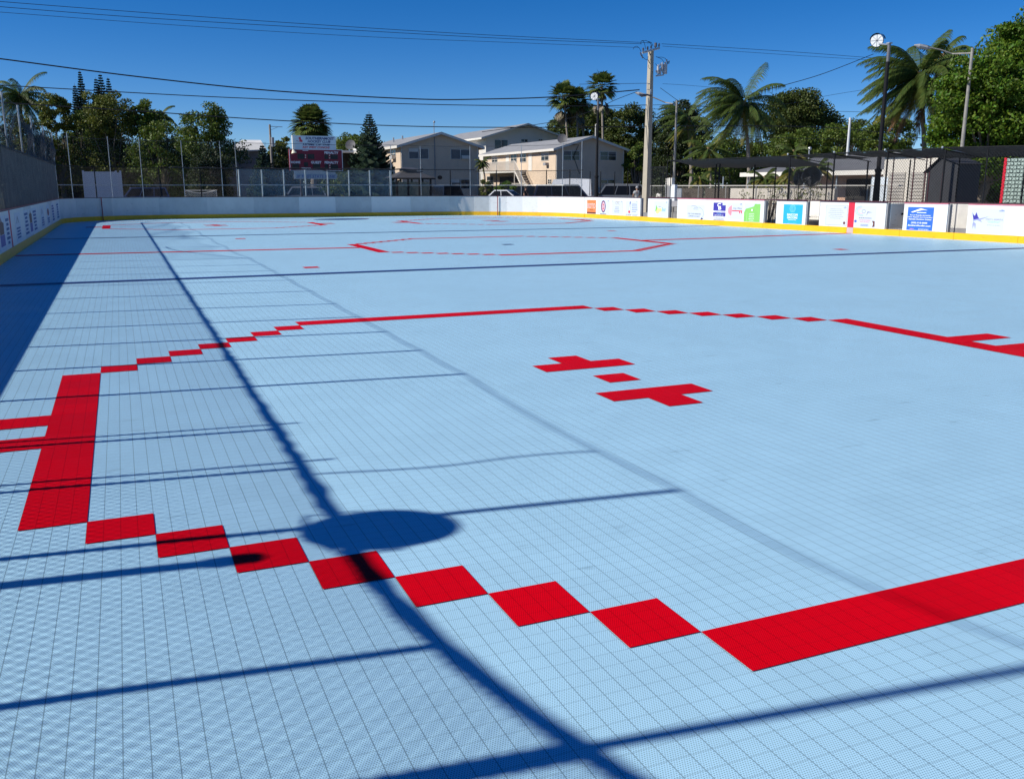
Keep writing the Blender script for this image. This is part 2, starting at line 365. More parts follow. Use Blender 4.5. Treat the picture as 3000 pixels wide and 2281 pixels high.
for u in (296, 1538):            # dark joint posts
    p = PY(u, 600, YF-0.1) if u > 400 else PX(u, 600, -3.6)
red_post = mat('post_dark_red', (0.25, 0.02, 0.03), 0.5)
for q in ((-1.6, 143.7), (65.9, 143.6)):
    MB().cyl((q[0], q[1]-.12, 0.0), (q[0], q[1]-.12, 3.55), 0.07, 8).build('joint_post', red_post, eb)
MB().wbox(LP, 65.0, 65.8, 0.68, 3.48, 0.004, 0.012).build('centre_stripe', redm, lb)

# right wall in pieces, with open player doors between them
RP = Plane(RW0, RW1)
def rs(u, v=640): return RP.sz(u, v)[0]
def rz(u, v): return RP.sz(u, v)[1]
S = {k: rs(k) for k in (1700, 1875, 1897, 1957, 1983, 2237, 2273, 2360, 2400, 2484, 2502, 2594, 2646, 2775, 2834)}
s_end = 150.0
kickb = thing('kick_board', 'continuous bright yellow kick board along the sunny right side of the rink', 'kick board', (77, 80, 0))
edges = [0.0]+[rs(u) for u in (1800, 1960, 2110, 2236, 2360)]+[S[2484]-.02]
for a, b in zip(edges, edges[1:]): MB().wbox(RP, a+.01, b-.01, 0.0, 0.68, -0.16, 0.035).build('kick_plate', yellow, kickb)
MB().wbox(RP, S[2484], S[2502], 0.0, 0.68, -0.16, 0.034).build('kick_plate', mat('kick_grey', (0.5, 0.45, 0.43), 0.5, var=.1), kickb)
ed = [S[2502], rs(2640), rs(2800), rs(2990), s_end]
for a, b in zip(ed, ed[1:]): MB().wbox(RP, a+.02, b-.01, 0.0, 0.68, -0.16, 0.035).build('kick_plate', yellow, kickb)
def board_piece(label, a, b, tint=white, cap=caprail, joints=8.0):
    p = RP.p((a+b)/2, 0); t = thing('rink_boards', label, 'rink boards', (p[0], p[1], 0), 'board sections along the right side')
    n = max(1, round((b-a)/joints)); c = np.linspace(a, b, n+1)
    for x, y in zip(c, c[1:]): MB().wbox(RP, x+.012, y-.012, 0.69, BH, -0.14, 0.0).build('panel', tint, t)
    MB().wbox(RP, a, b, BH, BH+0.09, -0.22, 0.05).build('cap_rail', cap, t)
    return t
b1 = board_piece('white board section with four adverts from an orange poster to a thermometer logo', 0.0, S[1875])
b2 = board_piece('short white board section with a pineapple style logo beside the concrete pole', S[1897], S[1957])
b3 = board_piece('wide white board section with navy, pink key and green shirt adverts', S[1983], S[2237], cap=capred)
b4 = board_piece('narrow white board section with a square sky blue advert', S[2273], S[2360], cap=caprail)
b5 = board_piece('white board section crossed by the red centre stripe with small print adverts either side', S[2400], S[2594])
b6 = board_piece('white board section with a royal blue contractor advert', S[2646], S[2775], cap=capred)
b7 = board_piece('nearest white board section with a leaping sailfish advert', S[2834], s_end, cap=capred)
MB().wbox(RP, S[2484], S[2502], 0.69, 3.49, 0.004, 0.014).build('centre_stripe', redm, b5)
# open doors: a leaf folded back behind the opening, and the bench seen through it
pinkw = mat('bench_white', (0.72, 0.70, 0.66), 0.5, var=.1)
greyd = mat('door_edge_grey', (0.30, 0.30, 0.32), 0.6, var=.15)
def door(label, a, b, hinge_left=True, leaf=True):
    p = RP.p((a+b)/2, 0); t = thing('player_door', label, 'door', (p[0], p[1], 0), 'open player doors in the right boards')
    w = b-a
    MB().wbox(RP, a-.0, a+.1, 0.69, BH, -0.5, -0.145).build('jamb', greyd, t); MB().wbox(RP, b-.1, b, 0.69, BH, -0.5, -0.145).build('jamb', greyd, t)
    h = a+.12 if hinge_left else b-.12
    if leaf:
        MB().wbox(RP, h-.06, h+.06, 0.72, BH-.05, -0.55-w*.95, -0.55).build('door_leaf', white, t)
        MB().wbox(RP, h-.03, h+.25, 2.2, 2.4, -0.6-w*.8, -0.56-w*.7).build('latch', black, t)
    return t
door('open door gap beside the thermometer advert with red bench frame behind', S[1875], S[1897], True, False)
door('open door between the pineapple logo section and the wide section', S[1957], S[1983], False)
door('open gap right of the green shirt advert showing the bench legs', S[2237], S[2273], True, False)
door('open door right of the sky blue advert', S[2360], S[2400], False)
door('open door left of the royal blue advert', S[2594], S[2646], True)
door('open door right of the royal blue advert, nearest the camera', S[2775], S[2834], False)

# ------------------------------------------------------------------ adverts (flat printed sheets on the boards)
def px_box(P, u0, v0, u1, v1):
    um = (u0+u1)/2
    s0 = P.sz(u0, (v0+v1)/2)[0]; s1 = P.sz(u1, (v0+v1)/2)[0]
    return s0, s1, P.sz(um, v1)[1], P.sz(um, v0)[1]
def rect(P, parent, name, m, s0, s1, z0, z1, off=0.012, th=0.008):
    return MB().wbox(P, s0, s1, z0, z1, off-th, off).build(name, m, parent)
def lines(P, parent, m, s0, s1, z0, z1, rows, h=0.45, seed=1, align=0.5, off=0.02, name='small_print'):
    """rows of unreadable small print: short word-like dashes"""
    rr = random.Random(seed); mb = MB(); dz = (z1-z0)/rows
    for k in range(rows):
        z = z1-(k+.5)*dz; w = (s1-s0)*rr.uniform(.6, 1.0); a = s0+((s1-s0)-w)*align; q = a
        while q < a+w-0.02:
            l = min(rr.uniform(.08, .28)*max(.5, (s1-s0)/3), a+w-q); mb.wbox(P, q, q+l, z-dz*h/2, z+dz*h/2, off-.004, off); q += l+.06
    return mb.build(name, m, parent)
def ring(P, parent, name, m, cs, cz, rx, rz_, w, off=0.02, a0=0, a1=2*math.pi, n=36):
    mb = MB(); T = np.linspace(a0, a1, n)
    for t0, t1 in zip(T, T[1:]):
        pts = [(cs+rx*math.cos(t0), cz+rz_*math.sin(t0)), (cs+rx*math.cos(t1), cz+rz_*math.sin(t1)), (cs+(rx-w)*math.cos(t1), cz+(rz_-w)*math.sin(t1)), (cs+(rx-w)*math.cos(t0), cz+(rz_-w)*math.sin(t0))]
        mb.add([P.p(a, b, off) for a, b in pts], [(3, 2, 1, 0)])
    return mb.build(name, m, parent)
def ellipse(P, parent, name, m, cs, cz, rx, rz_, off=0.022):
    return MB().add([P.p(cs+rx*math.cos(t), cz+rz_*math.sin(t), off) for t in np.linspace(0, 2*math.pi, 33)[:-1]], [tuple(range(32))]).build(name, m, parent)
def shape(P, parent, name, m, pts, off=0.02): return MB().add([P.p(a, b, off) for a, b in pts], [tuple(range(len(pts)))]).build(name, m, parent)
def mini_logo(P, parent, s, z, w=0.5):     # small swoosh repeated in the corner of the printed sheets
    shape(P, parent, 'corner_logo', inkb, [(s, z), (s+w*.45, z+.02), (s+w, z), (s+w*.6, z+.11)])
    rect(P, parent, 'corner_logo', inkg, s+.05, s+w-.05, z-.09, z-.06)
sheetm = mat('advert_sheet', (0.56, 0.60, 0.68), 0.4)
orange = mat('ink_orange', (0.72, 0.20, 0.06), 0.5, var=.1); cream = mat('ink_cream', (0.85, 0.80, 0.70), 0.5); brown = mat('ink_brown', (0.12, 0.03, 0.02), 0.5)
inkred = mat('ink_red', (0.60, 0.05, 0.07), 0.5); pwhite = mat('ink_white', (0.85, 0.86, 0.88), 0.5); pink = mat('ink_pink', (0.80, 0.25, 0.30), 0.5)
green = mat('ink_green', (0.22, 0.52, 0.12), 0.5, var=.06); lgreen = mat('ink_light_green', (0.36, 0.66, 0.26), 0.5); sky_b = mat('ink_sky_blue', (0.025, 0.37, 0.82), 0.4)
lsky = mat('ink_pale_blue', (0.18, 0.56, 0.88), 0.4); royal = mat('ink_royal_blue', (0.035, 0.14, 0.62), 0.4, var=.1); purple = mat('ink_purple', (0.045, 0.035, 0.30), 0.45)
teal = mat('ink_teal', (0.15, 0.50, 0.52), 0.5); lemon = mat('ink_lemon', (0.80, 0.68, 0.25), 0.5); lilac = mat('ink_lilac', (0.30, 0.32, 0.62), 0.5)
# 1 orange poster
a = px_box(RP, 1720, 586, 1746, 626); s0, s1, z0, z1 = a; w = s1-s0; h = z1-z0
p = rect(RP, b1, 'advert', orange, *a); p['label'] = 'orange poster with outlined letters and a dark base'
rect(RP, p, 'poster_base', brown, s0, s1, z0, z0+h*.12, .016); text('BOTO', RP, s0+w*.06, s1-w*.06, z0+h*.38, z0+h*.76, cream, p, bold=.05); text('BOTO', RP, s0+w*.09, s1-w*.09, z0+h*.41, z0+h*.73, inkred, p, off=.034)
lines(RP, p, brown, s0+w*.2, s1-w*.2, z0+h*.22, z0+h*.32, 1)
# 2 round D badge
a = px_box(RP, 1751, 586, 1785, 630); s0, s1, z0, z1 = a; w = s1-s0; h = z1-z0; cs, cz = (s0+s1)/2, z0+h*.57
p = rect(RP, b1, 'advert', sheetm, *a); p['label'] = 'round red letter D badge on pale sheet'
ring(RP, p, 'badge_ring', navy, cs, cz, h*.29, h*.40, h*.07); ring(RP, p, 'badge_ring', inkred, cs, cz, h*.215, h*.33, h*.035, .021); text('D', RP, cs-h*.09, cs+h*.10, cz-h*.22, cz+h*.2, redm, p, bold=.04)
lines(RP, p, navy, s0+w*.1, s1-w*.1, z0+h*.02, z0+h*.11, 1, .6); mini_logo(RP, p, s1-.5, z1-.15, .4)
# 3 CFC sheet
a = px_box(RP, 1793, 588, 1824, 632); s0, s1, z0, z1 = a; w = s1-s0; h = z1-z0
p = rect(RP, b1, 'advert', sheetm, *a); p['label'] = 'pale sheet headed with large thin letters CFC'
text('CFC', RP, s0+w*.32, s0+w*.72, z0+h*.74, z1-h*.03, mat('ink_gold', (0.42, 0.38, 0.26), .5), p); lines(RP, p, inkg, s0+w*.2, s0+w*.75, z0+h*.18, z0+h*.62, 4, .45, 3); mini_logo(RP, p, s1-.55, z1-.14, .4); mini_logo(RP, p, s0+.05, z1-.14, .2)
rect(RP, p, 'border_line', inkg, s1-.04, s1-.01, z0+.1, z1-.1, .018)
# 4 thermometer
a = px_box(RP, 1833, 589, 1869, 634); s0, s1, z0, z1 = a; w = s1-s0; h = z1-z0
p = rect(RP, b1, 'advert', sheetm, *a); p['label'] = 'pale sheet with a leaning red bulb thermometer and a list'
shape(RP, p, 'thermometer', inkg, [(s0+w*.24, z0+h*.32), (s0+w*.34, z0+h*.95), (s0+w*.42, z0+h*.95), (s0+w*.36, z0+h*.32)]); shape(RP, p, 'thermometer_glass', pwhite, [(s0+w*.27, z0+h*.34), (s0+w*.355, z0+h*.8), (s0+w*.385, z0+h*.8), (s0+w*.335, z0+h*.34)], .024)
ellipse(RP, p, 'thermometer_bulb', inkred, s0+w*.31, z0+h*.29, w*.085, h*.09, .026); shape(RP, p, 'thermometer_tip', inkb, [(s0+w*.33, z0+h*.82), (s0+w*.38, z1), (s0+w*.42, z0+h*.82)], .026)
lines(RP, p, inkb, s0+w*.52, s0+w*.98, z0+h*.25, z0+h*.85, 5, .35, 5, 0); text('ICE CREAM', RP, s0+w*.02, s0+w*.46, z0+h*.05, z0+h*.14, inkg, p); lines(RP, p, inkg, s0+w*.56, s1, z0, z0+h*.16, 2, .4, 6)
mini_logo(RP, p, s1-.6, z1-.05, .4)
# 5 pineapple
a = px_box(RP, 1916, 590, 1956, 642); s0, s1, z0, z1 = a; w = s1-s0; h = z1-z0
p = rect(RP, b2, 'advert', sheetm, *a); p['label'] = 'pale sheet with a yellow fruit, green leaf and teal script'
ellipse(RP, p, 'fruit', lemon, s0+w*.27, z0+h*.46, w*.15, h*.17); shape(RP, p, 'leaf', green, [(s0+w*.1, z0+h*.42), (s0+w*.17, z0+h*.8), (s0+w*.26, z0+h*.62), (s0+w*.2, z0+h*.45)], .026)
ellipse(RP, p, 'fruit', lemon, s0+w*.47, z0+h*.52, w*.1, h*.11, .024); text('fest', RP, s0+w*.58, s0+w*.86, z0+h*.44, z0+h*.66, teal, p, shear=.25); lines(RP, p, inkg, s0+w*.3, s0+w*.56, z0+h*.66, z0+h*.74, 1); mini_logo(RP, p, s1-.55, z1-.15, .4)
# 6 support of navy outline
a = px_box(RP, 2012, 600, 2064, 645); s0, s1, z0, z1 = a; w = s1-s0; h = z1-z0
p = rect(RP, b3, 'advert', sheetm, *a); p['label'] = 'pale sheet with a curved outline and two lines of grey capitals'
ring(RP, p, 'outline', inkg, s0+w*.52, z0+h*.45, w*.44, h*.45, .05, .02, -0.6, 1.2); ring(RP, p, 'outline', inkg, s0+w*.4, z0+h*.75, w*.22, h*.2, .05, .02, .4, 2.4); shape(RP, p, 'outline', navy, [(s0+w*.78, z0+h*.02), (s0+w*.86, z0+h*.2), (s0+w*.95, z0+h*.1)])
text('FOR YOUR AMERICAN', RP, s0+w*.08, s0+w*.8, z0+h*.36, z0+h*.46, inkg, p); text('SUPPORT OF NAVY', RP, s0+w*.12, s0+w*.75, z0+h*.2, z0+h*.3, inkg, p); lines(RP, p, inkg, s0+w*.35, s0+w*.7, z0+h*.66, z0+h*.88, 2, .4, 8)
# 7 navy CB advert
a = px_box(RP, 2090, 594, 2126, 634); s0, s1, z0, z1 = a; w = s1-s0; h = z1-z0
p = rect(RP, b3, 'advert', purple, *a); p['label'] = 'navy square advert with large white linked letters C and B'
text('C', RP, s0+w*.32, s0+w*.6, z0+h*.68, z0+h*.97, pwhite, p, bold=.03); text('B', RP, s0+w*.42, s0+w*.66, z0+h*.48, z0+h*.76, pwhite, p, bold=.03, off=.034)
rect(RP, p, 'band', pwhite, s0+.01, s1-.01, z0+h*.29, z0+h*.41, .02); text('COLDWELL BANKER', RP, s0+w*.03, s1-w*.03, z0+h*.305, z0+h*.395, purple, p, off=.03); text('SCHMITT', RP, s0+w*.32, s0+w*.68, z0+h*.17, z0+h*.25, lsky, p); text('REAL ESTATE CO.', RP, s0+w*.14, s1-w*.14, z0+h*.03, z0+h*.13, pwhite, p)
rect(RP, p, 'corner_patch', sheetm, s0+w*.74, s1+.02, z0+h*.82, z1+.02, .018); lines(RP, p, inkg, s0, s1, z0-h*.32, z0-h*.08, 2, .45, 9)
# 8 pink shell key
a = px_box(RP, 2132, 595, 2176, 642); s0, s1, z0, z1 = a; w = s1-s0; h = z1-z0
p = rect(RP, b3, 'advert', sheetm, *a); p['label'] = 'pale sheet with a pink scallop shell shaped into a key'
mb = MB()
for k in range(9):
    t0, t1 = math.pi*(.5+k/9.0), math.pi*(.5+(k+.82)/9.0); mb.add([RP.p(s0+w*.28, z0+h*.52, .02), RP.p(s0+w*.28+w*.26*math.cos(t0), z0+h*.52+h*.32*math.sin(t0), .02), RP.p(s0+w*.28+w*.26*math.cos(t1), z0+h*.52+h*.32*math.sin(t1), .02)], [(0, 1, 2)])
mb.build('shell', pink, p)
rect(RP, p, 'key_shaft', inkred, s0+w*.3, s0+w*.97, z0+h*.48, z0+h*.55, .02)
rect(RP, p, 'key_bit', inkred, s0+w*.78, s0+w*.84, z0+h*.36, z0+h*.49, .022); rect(RP, p, 'key_bit', inkred, s0+w*.9, s0+w*.96, z0+h*.36, z0+h*.49, .022); text('Key West', RP, s0+w*.38, s0+w*.95, z0+h*.58, z0+h*.74, inkg, p, shear=.3); mini_logo(RP, p, s1-.65, z1-.15)
# 9 green shirt
a = px_box(RP, 2180, 596, 2227, 650); s0, s1, z0, z1 = a; w = s1-s0; h = z1-z0
p = rect(RP, b3, 'advert', sheetm, *a); p['label'] = 'bright green shirt shaped advert with a white drop'
shape(RP, p, 'shirt', green, [(s0, z0), (s1, z0), (s1, z1-h*.02), (s0+w*.66, z1-h*.02), (s0+w*.6, z0+h*.84), (s0+w*.4, z0+h*.78), (s0+w*.1, z0+h*.7), (s0, z0+h*.5)])
rect(RP, p, 'sleeve_fold', lgreen, s0+w*.18, s0+w*.2, z0, z0+h*.55, .026); ellipse(RP, p, 'drop', pwhite, s0+w*.5, z0+h*.64, w*.04, h*.06, .028); lines(RP, p, pwhite, s0+w*.3, s0+w*.68, z0+h*.03, z0+h*.48, 5, .3, 10, off=.03)
# 10 sky blue
a = px_box(RP, 2295, 599, 2351, 656); s0, s1, z0, z1 = a; w = s1-s0; h = z1-z0
p = rect(RP, b4, 'advert', sky_b, *a); p['label'] = 'square sky blue advert with an oval crest and two pale words'
cs = s0+w*.48; ring(RP, p, 'crest', lsky, cs, z0+h*.79, w*.155, h*.2, w*.025); ring(RP, p, 'crest', lsky, cs, z0+h*.79, w*.10, h*.13, w*.02); text('B', RP, cs-w*.04, cs+w*.04, z0+h*.72, z0+h*.86, lsky, p)
text('BASCOM', RP, s0+w*.22, s0+w*.76, z0+h*.41, z0+h*.53, pwhite, p, bold=.03); text('GROOMS', RP, s0+w*.22, s0+w*.76, z0+h*.26, z0+h*.38, pwhite, p, bold=.03)
lines(RP, p, pwhite, s0+w*.22, s0+w*.76, z0+h*.18, z0+h*.23, 1, .5, 11); lines(RP, p, lsky, s0+w*.2, s0+w*.8, z0+h*.02, z0+h*.06, 1, .5, 12)
# 11 framed print left of the centre stripe
a = px_box(RP, 2419, 601, 2483, 660); s0, s1, z0, z1 = a; w = s1-s0; h = z1-z0
p = rect(RP, b5, 'advert', sheetm, *a); p['label'] = 'pale framed sheet of fine print with a tiny brown figure'
mb = MB(); 
for q in ((s0, s1, z0, z0+.03), (s0, s1, z1-.03, z1), (s0, s0+.03, z0+.03, z1-.03), (s1-.03, s1, z0+.03, z1-.03)): mb.wbox(RP, *q, .014, .02)
mb.build('frame_line', inkg, p); lines(RP, p, inkg, s0+w*.1, s1-w*.12, z0+h*.3, z0+h*.85, 6, .22, 13); ellipse(RP, p, 'mascot', brown, s1-w*.12, z0+h*.13, w*.05, h*.07); mini_logo(RP, p, s1-.7, z1-.28, .5)
# 12 right of the stripe
a = px_box(RP, 2504, 603, 2566, 666); s0, s1, z0, z1 = a; w = s1-s0; h = z1-z0
p = rect(RP, b5, 'advert', sheetm, *a); p['label'] = 'pale sheet with nested violet arcs and red and blue small print'
for k in range(3): ring(RP, p, 'arc', [lilac, lsky, pink][k], s0+w*.36, z0+h*.76, w*(.34-.07*k), h*(.24-.05*k), .04, .02, math.pi*.55, math.pi*1.55)
ring(RP, p, 'swirl', inkg, s0+w*.42, z0+h*.74, w*.09, h*.09, .05); shape(RP, p, 'swirl', inkg, [(s0+w*.55, z0+h*.55), (s0+w*.6, z0+h*.74), (s0+w*.85, z0+h*.7), (s0+w*.63, z0+h*.68)])
lines(RP, p, inkg, s0+w*.05, s1-w*.02, z0+h*.4, z0+h*.46, 1, .8, 14); lines(RP, p, inkred, s0+w*.22, s0+w*.8, z0+h*.2, z0+h*.37, 2, .35, 15); lines(RP, p, inkb, s0+w*.26, s0+w*.76, z0+h*.04, z0+h*.15, 2, .6, 16); ellipse(RP, p, 'round_stamp', inkb, s0+w*.06, z0+h*.27, w*.06, h*.06)
shape(RP, p, 'figure', brown, [(s1-w*.13, z0+h*.02), (s1-w*.02, z0+h*.05), (s1-w*.03, z0+h*.3), (s1-w*.16, z0+h*.32), (s1-w*.09, z0+h*.18)])
# 13 royal blue contractor
a = px_box(RP, 2658, 607, 2734, 675); s0, s1, z0, z1 = a; w = s1-s0; h = z1-z0
p = rect(RP, b6, 'advert', royal, *a); p['label'] = 'royal blue advert with a white swoosh and rows of bold white words'
shape(RP, p, 'swoosh', pwhite, [(s0+w*.12, z0+h*.78), (s0+w*.5, z0+h*.95), (s0+w*.78, z0+h*.87), (s0+w*.6, z0+h*.88), (s0+w*.42, z0+h*.84), (s0+w*.2, z0+h*.76)]); rect(RP, p, 'swoosh', pwhite, s0+w*.36, s0+w*.72, z0+h*.75, z0+h*.78, .02)
for k, (t, m_) in enumerate((('Roof Replacements', .1), ('New, Repairs and Consulting', .02), ('Seamless Aluminum Gutters', .06))): text(t, RP, s0+w*m_, s1-w*m_, z0+h*(.62-.085*k), z0+h*(.675-.085*k), pwhite, p, bold=.03, shear=.15)
text('(305) 515-0000', RP, s0+w*.17, s1-w*.2, z0+h*.27, z0+h*.36, pwhite, p, bold=.03); text('SouthernRoofing.com', RP, s0+w*.05, s1-w*.07, z0+h*.15, z0+h*.24, pwhite, p, bold=.03, shear=.2)
lines(RP, p, pink, s0+w*.12, s0+w*.32, z0+h*.03, z0+h*.08, 1, .6, 17); lines(RP, p, pwhite, s0+w*.38, s1-w*.04, z0+h*.01, z0+h*.08, 2, .4, 18)
# 14 sailfish
a = px_box(RP, 2842, 610, 2941, 690); s0, s1, z0, z1 = a; w = s1-s0; h = z1-z0
p = rect(RP, b7, 'advert', sheetm, *a); p['label'] = 'pale sheet with a leaping purple sailfish and faint blue lettering'
X = lambda u: s0+w*(u-1400)/480.0; Zv = lambda v: z1-h*(v-170)/400.0
shape(RP, p, 'sail', purple, [(X(1420), Zv(232)), (X(1447), Zv(345)), (X(1530), Zv(325)), (X(1510), Zv(300)), (X(1480), Zv(232)), (X(1462), Zv(288)), (X(1440), Zv(270))])
shape(RP, p, 'fish_body', lilac, [(X(1440), Zv(345)), (X(1530), Zv(325)), (X(1665), Zv(290)), (X(1550), Zv(345)), (X(1580), Zv(380)), (X(1500), Zv(350)), (X(1445), Zv(368))])
shape(RP, p, 'tail', lilac, [(X(1450), Zv(370)), (X(1490), Zv(405)), (X(1488), Zv(490)), (X(1465), Zv(420)), (X(1448), Zv(485)), (X(1440), Zv(410))])
text('STACY L. AGAN P.A.', RP, X(1625), X(1870), Zv(345), Zv(318), lilac, p); lines(RP, p, lsky, X(1640), X(1850), Zv(385), Zv(355), 2, .4, 19); lines(RP, p, inkg, X(1650), X(1840), Zv(425), Zv(408), 1, .4, 20); mini_logo(RP, p, X(1790), Zv(205), .7)

# adverts on the shaded left boards
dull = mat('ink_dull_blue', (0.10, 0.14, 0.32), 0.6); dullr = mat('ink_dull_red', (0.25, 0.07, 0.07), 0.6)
def left_ad(y0, y1, z0, z1, kind, seed):
    p = rect(LP, lb, 'advert', sheetm, y0, y1, z0, z1); w, h = y1-y0, z1-z0
    if kind == 0:
        p['label'] = 'sheet with a small house outline over columns of blue print'
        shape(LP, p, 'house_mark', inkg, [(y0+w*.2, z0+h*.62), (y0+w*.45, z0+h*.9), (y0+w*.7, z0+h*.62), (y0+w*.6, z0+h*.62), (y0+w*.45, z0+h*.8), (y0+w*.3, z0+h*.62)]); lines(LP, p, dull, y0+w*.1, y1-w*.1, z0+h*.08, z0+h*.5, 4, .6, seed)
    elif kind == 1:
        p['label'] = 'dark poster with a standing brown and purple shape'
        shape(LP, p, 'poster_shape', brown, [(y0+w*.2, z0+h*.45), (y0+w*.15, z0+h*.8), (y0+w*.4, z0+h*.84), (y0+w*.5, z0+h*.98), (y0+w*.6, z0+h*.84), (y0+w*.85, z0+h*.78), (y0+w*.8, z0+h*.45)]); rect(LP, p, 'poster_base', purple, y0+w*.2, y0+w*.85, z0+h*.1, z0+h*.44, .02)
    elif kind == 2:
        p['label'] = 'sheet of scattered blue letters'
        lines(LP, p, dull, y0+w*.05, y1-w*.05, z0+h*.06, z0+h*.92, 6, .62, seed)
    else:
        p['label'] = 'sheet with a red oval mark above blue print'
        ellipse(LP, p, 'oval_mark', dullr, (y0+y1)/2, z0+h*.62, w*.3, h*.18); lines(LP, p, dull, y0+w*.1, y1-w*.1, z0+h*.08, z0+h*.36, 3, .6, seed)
for y0, y1, k in ((57.2, 61.5, 1), (62, 64.6, 2), (69, 73.5, 0), (77, 81, 2), (81.5, 85.5, 1), (86, 90.5, 2), (96, 101, 0), (105, 110, 3), (114, 119, 2), (124, 129, 2), (48, 53, 3), (38, 44, 0)):
    left_ad(y0, y1, 0.85, 3.2, k, int(y0))
# ================================================================== FENCES
wire_m = mat('vinyl_wire_black', (0.03, 0.03, 0.034), 0.5, spec=0.4)
wire_l = mat('vinyl_wire_worn', (0.15, 0.146, 0.14), 0.6, var=0.3, vscale=2)
def chain_mesh(P, s0, s1, z0, z1, D=0.28, r=0.0078, off=0.0, lump=0.0):
    """woven zig-zag wires as real thin prisms"""
    h = D/2; nw = max(1, int((s1-s0)/h)); nz = max(1, int((z1-z0)/h)); nz1 = nz+1
    S0 = s0+np.arange(nw)*h; k = np.arange(nz1)
    s = S0[:, None]+np.where((k+np.arange(nw)[:, None]) % 2 == 0, 0, h)[:, :]
    z = z0+k*(z1-z0)/nz; z = np.broadcast_to(z, s.shape)
    o = off+0.012*np.sin(s*5.1+z*2)+lump*np.sin(s*0.45)*np.sin(z*0.9)
    c = P.a+s[..., None]*P.t+z[..., None]*P.up+o[..., None]*P.n
    ring_ = [r*(math.cos(t)*P.t*1.3+math.sin(t)*P.n) for t in (math.pi/2, math.pi*7/6, math.pi*11/6)]
    V = np.stack([c+q for q in ring_], 2)                      # nw, nz1, 3, 3
    idx = np.arange(nw*nz1*3).reshape(nw, nz1, 3)
    A = idx[:, :-1]; B = idx[:, 1:]
    fs = np.stack([np.stack([A[..., j], A[..., (j+1) % 3], B[..., (j+1) % 3], B[..., j]], -1) for j in range(3)], -2).reshape(-1, 4)
    mb = MB(); mb.v.append(V.reshape(-1, 3)); mb.f.append(fs+0); mb.n = len(V.reshape(-1, 3)); return mb
def net_sheet(P, s0, s1, zt, zb, nx=60, nzz=10, sag=0.0, wob=0.3, poles=None):
    mb = MB(); V = []
    for i in range(nx+1):
        s = s0+(s1-s0)*i/nx; d = 0.0
        if poles is not None:
            q = np.sort(np.asarray(poles)); j = np.searchsorted(q, s)
            if 0 < j < len(q): t = (s-q[j-1])/(q[j]-q[j-1]); d = sag*4*t*(1-t)
        for j in range(nzz+1):
            f = j/nzz; V.append(P.p(s, zt-d+(zb-(zt-d))*f, wob*math.sin(s*0.35+f*3)*math.sin(math.pi*f)))
    fs = [(i*(nzz+1)+j, (i+1)*(nzz+1)+j, (i+1)*(nzz+1)+j+1, i*(nzz+1)+j+1) for i in range(nx) for j in range(nzz)]
    return mb.add(V, fs)
netm = mat('net_black', (0.012, 0.016, 0.022), 0.9, alpha=0.10, net=True)
netl = mat('net_black_thin', (0.02, 0.025, 0.03), 0.9, alpha=0.05, net=True)
netd = mat('net_black_double', (0.012, 0.015, 0.02), 0.9, alpha=0.16, net=True)
# ---- left fence on top of the shaded boards
FT = 8.4
lf = thing('chain_link_fence', 'long black chain link fence over the left boards with tall net poles', 'fence', (-7.1, 60, 0))
LF = Plane((-7.12, 0), (-7.12, 1))
tall = [-0.4, 10.7, 14.9, 19.3, 23.5, 28.3, 33.9, 40, 46.5, 51.4, 57.6, 72.6, 86, 100.8, 118.5, 135.0]
short = [2.9, 6.0, 66, 79.5, 93.5, 109.5]
chain_mesh(LF, -1.2, 66, BH+.1, FT, D=0.20, r=0.0115, lump=.03).build('chain_link', wire_l, lf)
chain_mesh(LF, 66, 134, BH+.1, FT, D=0.18, r=0.0145).build('chain_link', wire_l, lf)
rr = random.Random(5)
for y in tall:
    top = 12.9 if y > 60 else 13.1
    q = (-7.22, y, 0.0)
    MB().cyl((q[0], y, 0.0), (q[0]+rr.uniform(-.05, .05), y+rr.uniform(-.12, .12), top), 0.085, 8).build('net_pole', galv, lf)
for y in short:
    MB().cyl((-7.2, y, 0.0), (-7.2, y, FT), 0.07, 8).build('fence_post', black, lf)
MB().cyl((-7.3, 6.45, 2.0), (-7.3, 6.45, 9.0), 0.05, 8).cyl((-7.3, 3.35, 2.0), (-7.3, 3.35, 9.1), 0.05, 8).build('gate_frame', black, lf)
MB().tube([(-7.12, y, FT+.02) for y in np.linspace(-1.2, 134, 40)], 0.07, 8).build('top_rail', black, lf)
# bunched net tied along the top rail: lumpy roll
ys = np.arange(-1.2, 133, 0.45)
rn = random.Random(77); MB().tube([(-7.06, y, FT-.02+rn.uniform(-.03, .03)) for y in ys], [(0.088 if y < 8 else .064)+abs(rn.gauss(0, .012))+(.03 if rn.random() < .05 else 0) for y in ys], 8).build('rolled_net', blackrub, lf, True)
ty = sorted(tall)
top_rope = []
for a, b in zip(ty, ty[1:]):
    za, zb = (12.9 if a > 60 else 13.1), (12.9 if b > 60 else 13.1)
    for t in np.linspace(0, 1, 9)[:-1]: top_rope.append((-7.15, a+(b-a)*t, za+(zb-za)*t-(.018*(b-a))*4*t*(1-t)))
MB().tube(top_rope, 0.026, 5).build('net_rope', blackrub, lf)
net_sheet(LF, 57.6, 135, 12.7, FT, 120, 8, 1.1, .5, tall).build('netting', netm, lf)
net_sheet(Plane((-7.0, 0), (-7.0, 1)), 86, 135, 12.4, FT, 80, 8, 1.3, .6, tall).build('netting', netd, lf)
MB().tube([(-7.0, 57.6+t*16, 12.8-3.9*math.sin(t*1.6)) for t in np.linspace(0, 1, 10)], 0.05, 6).build('loose_net_edge', blackrub, lf)

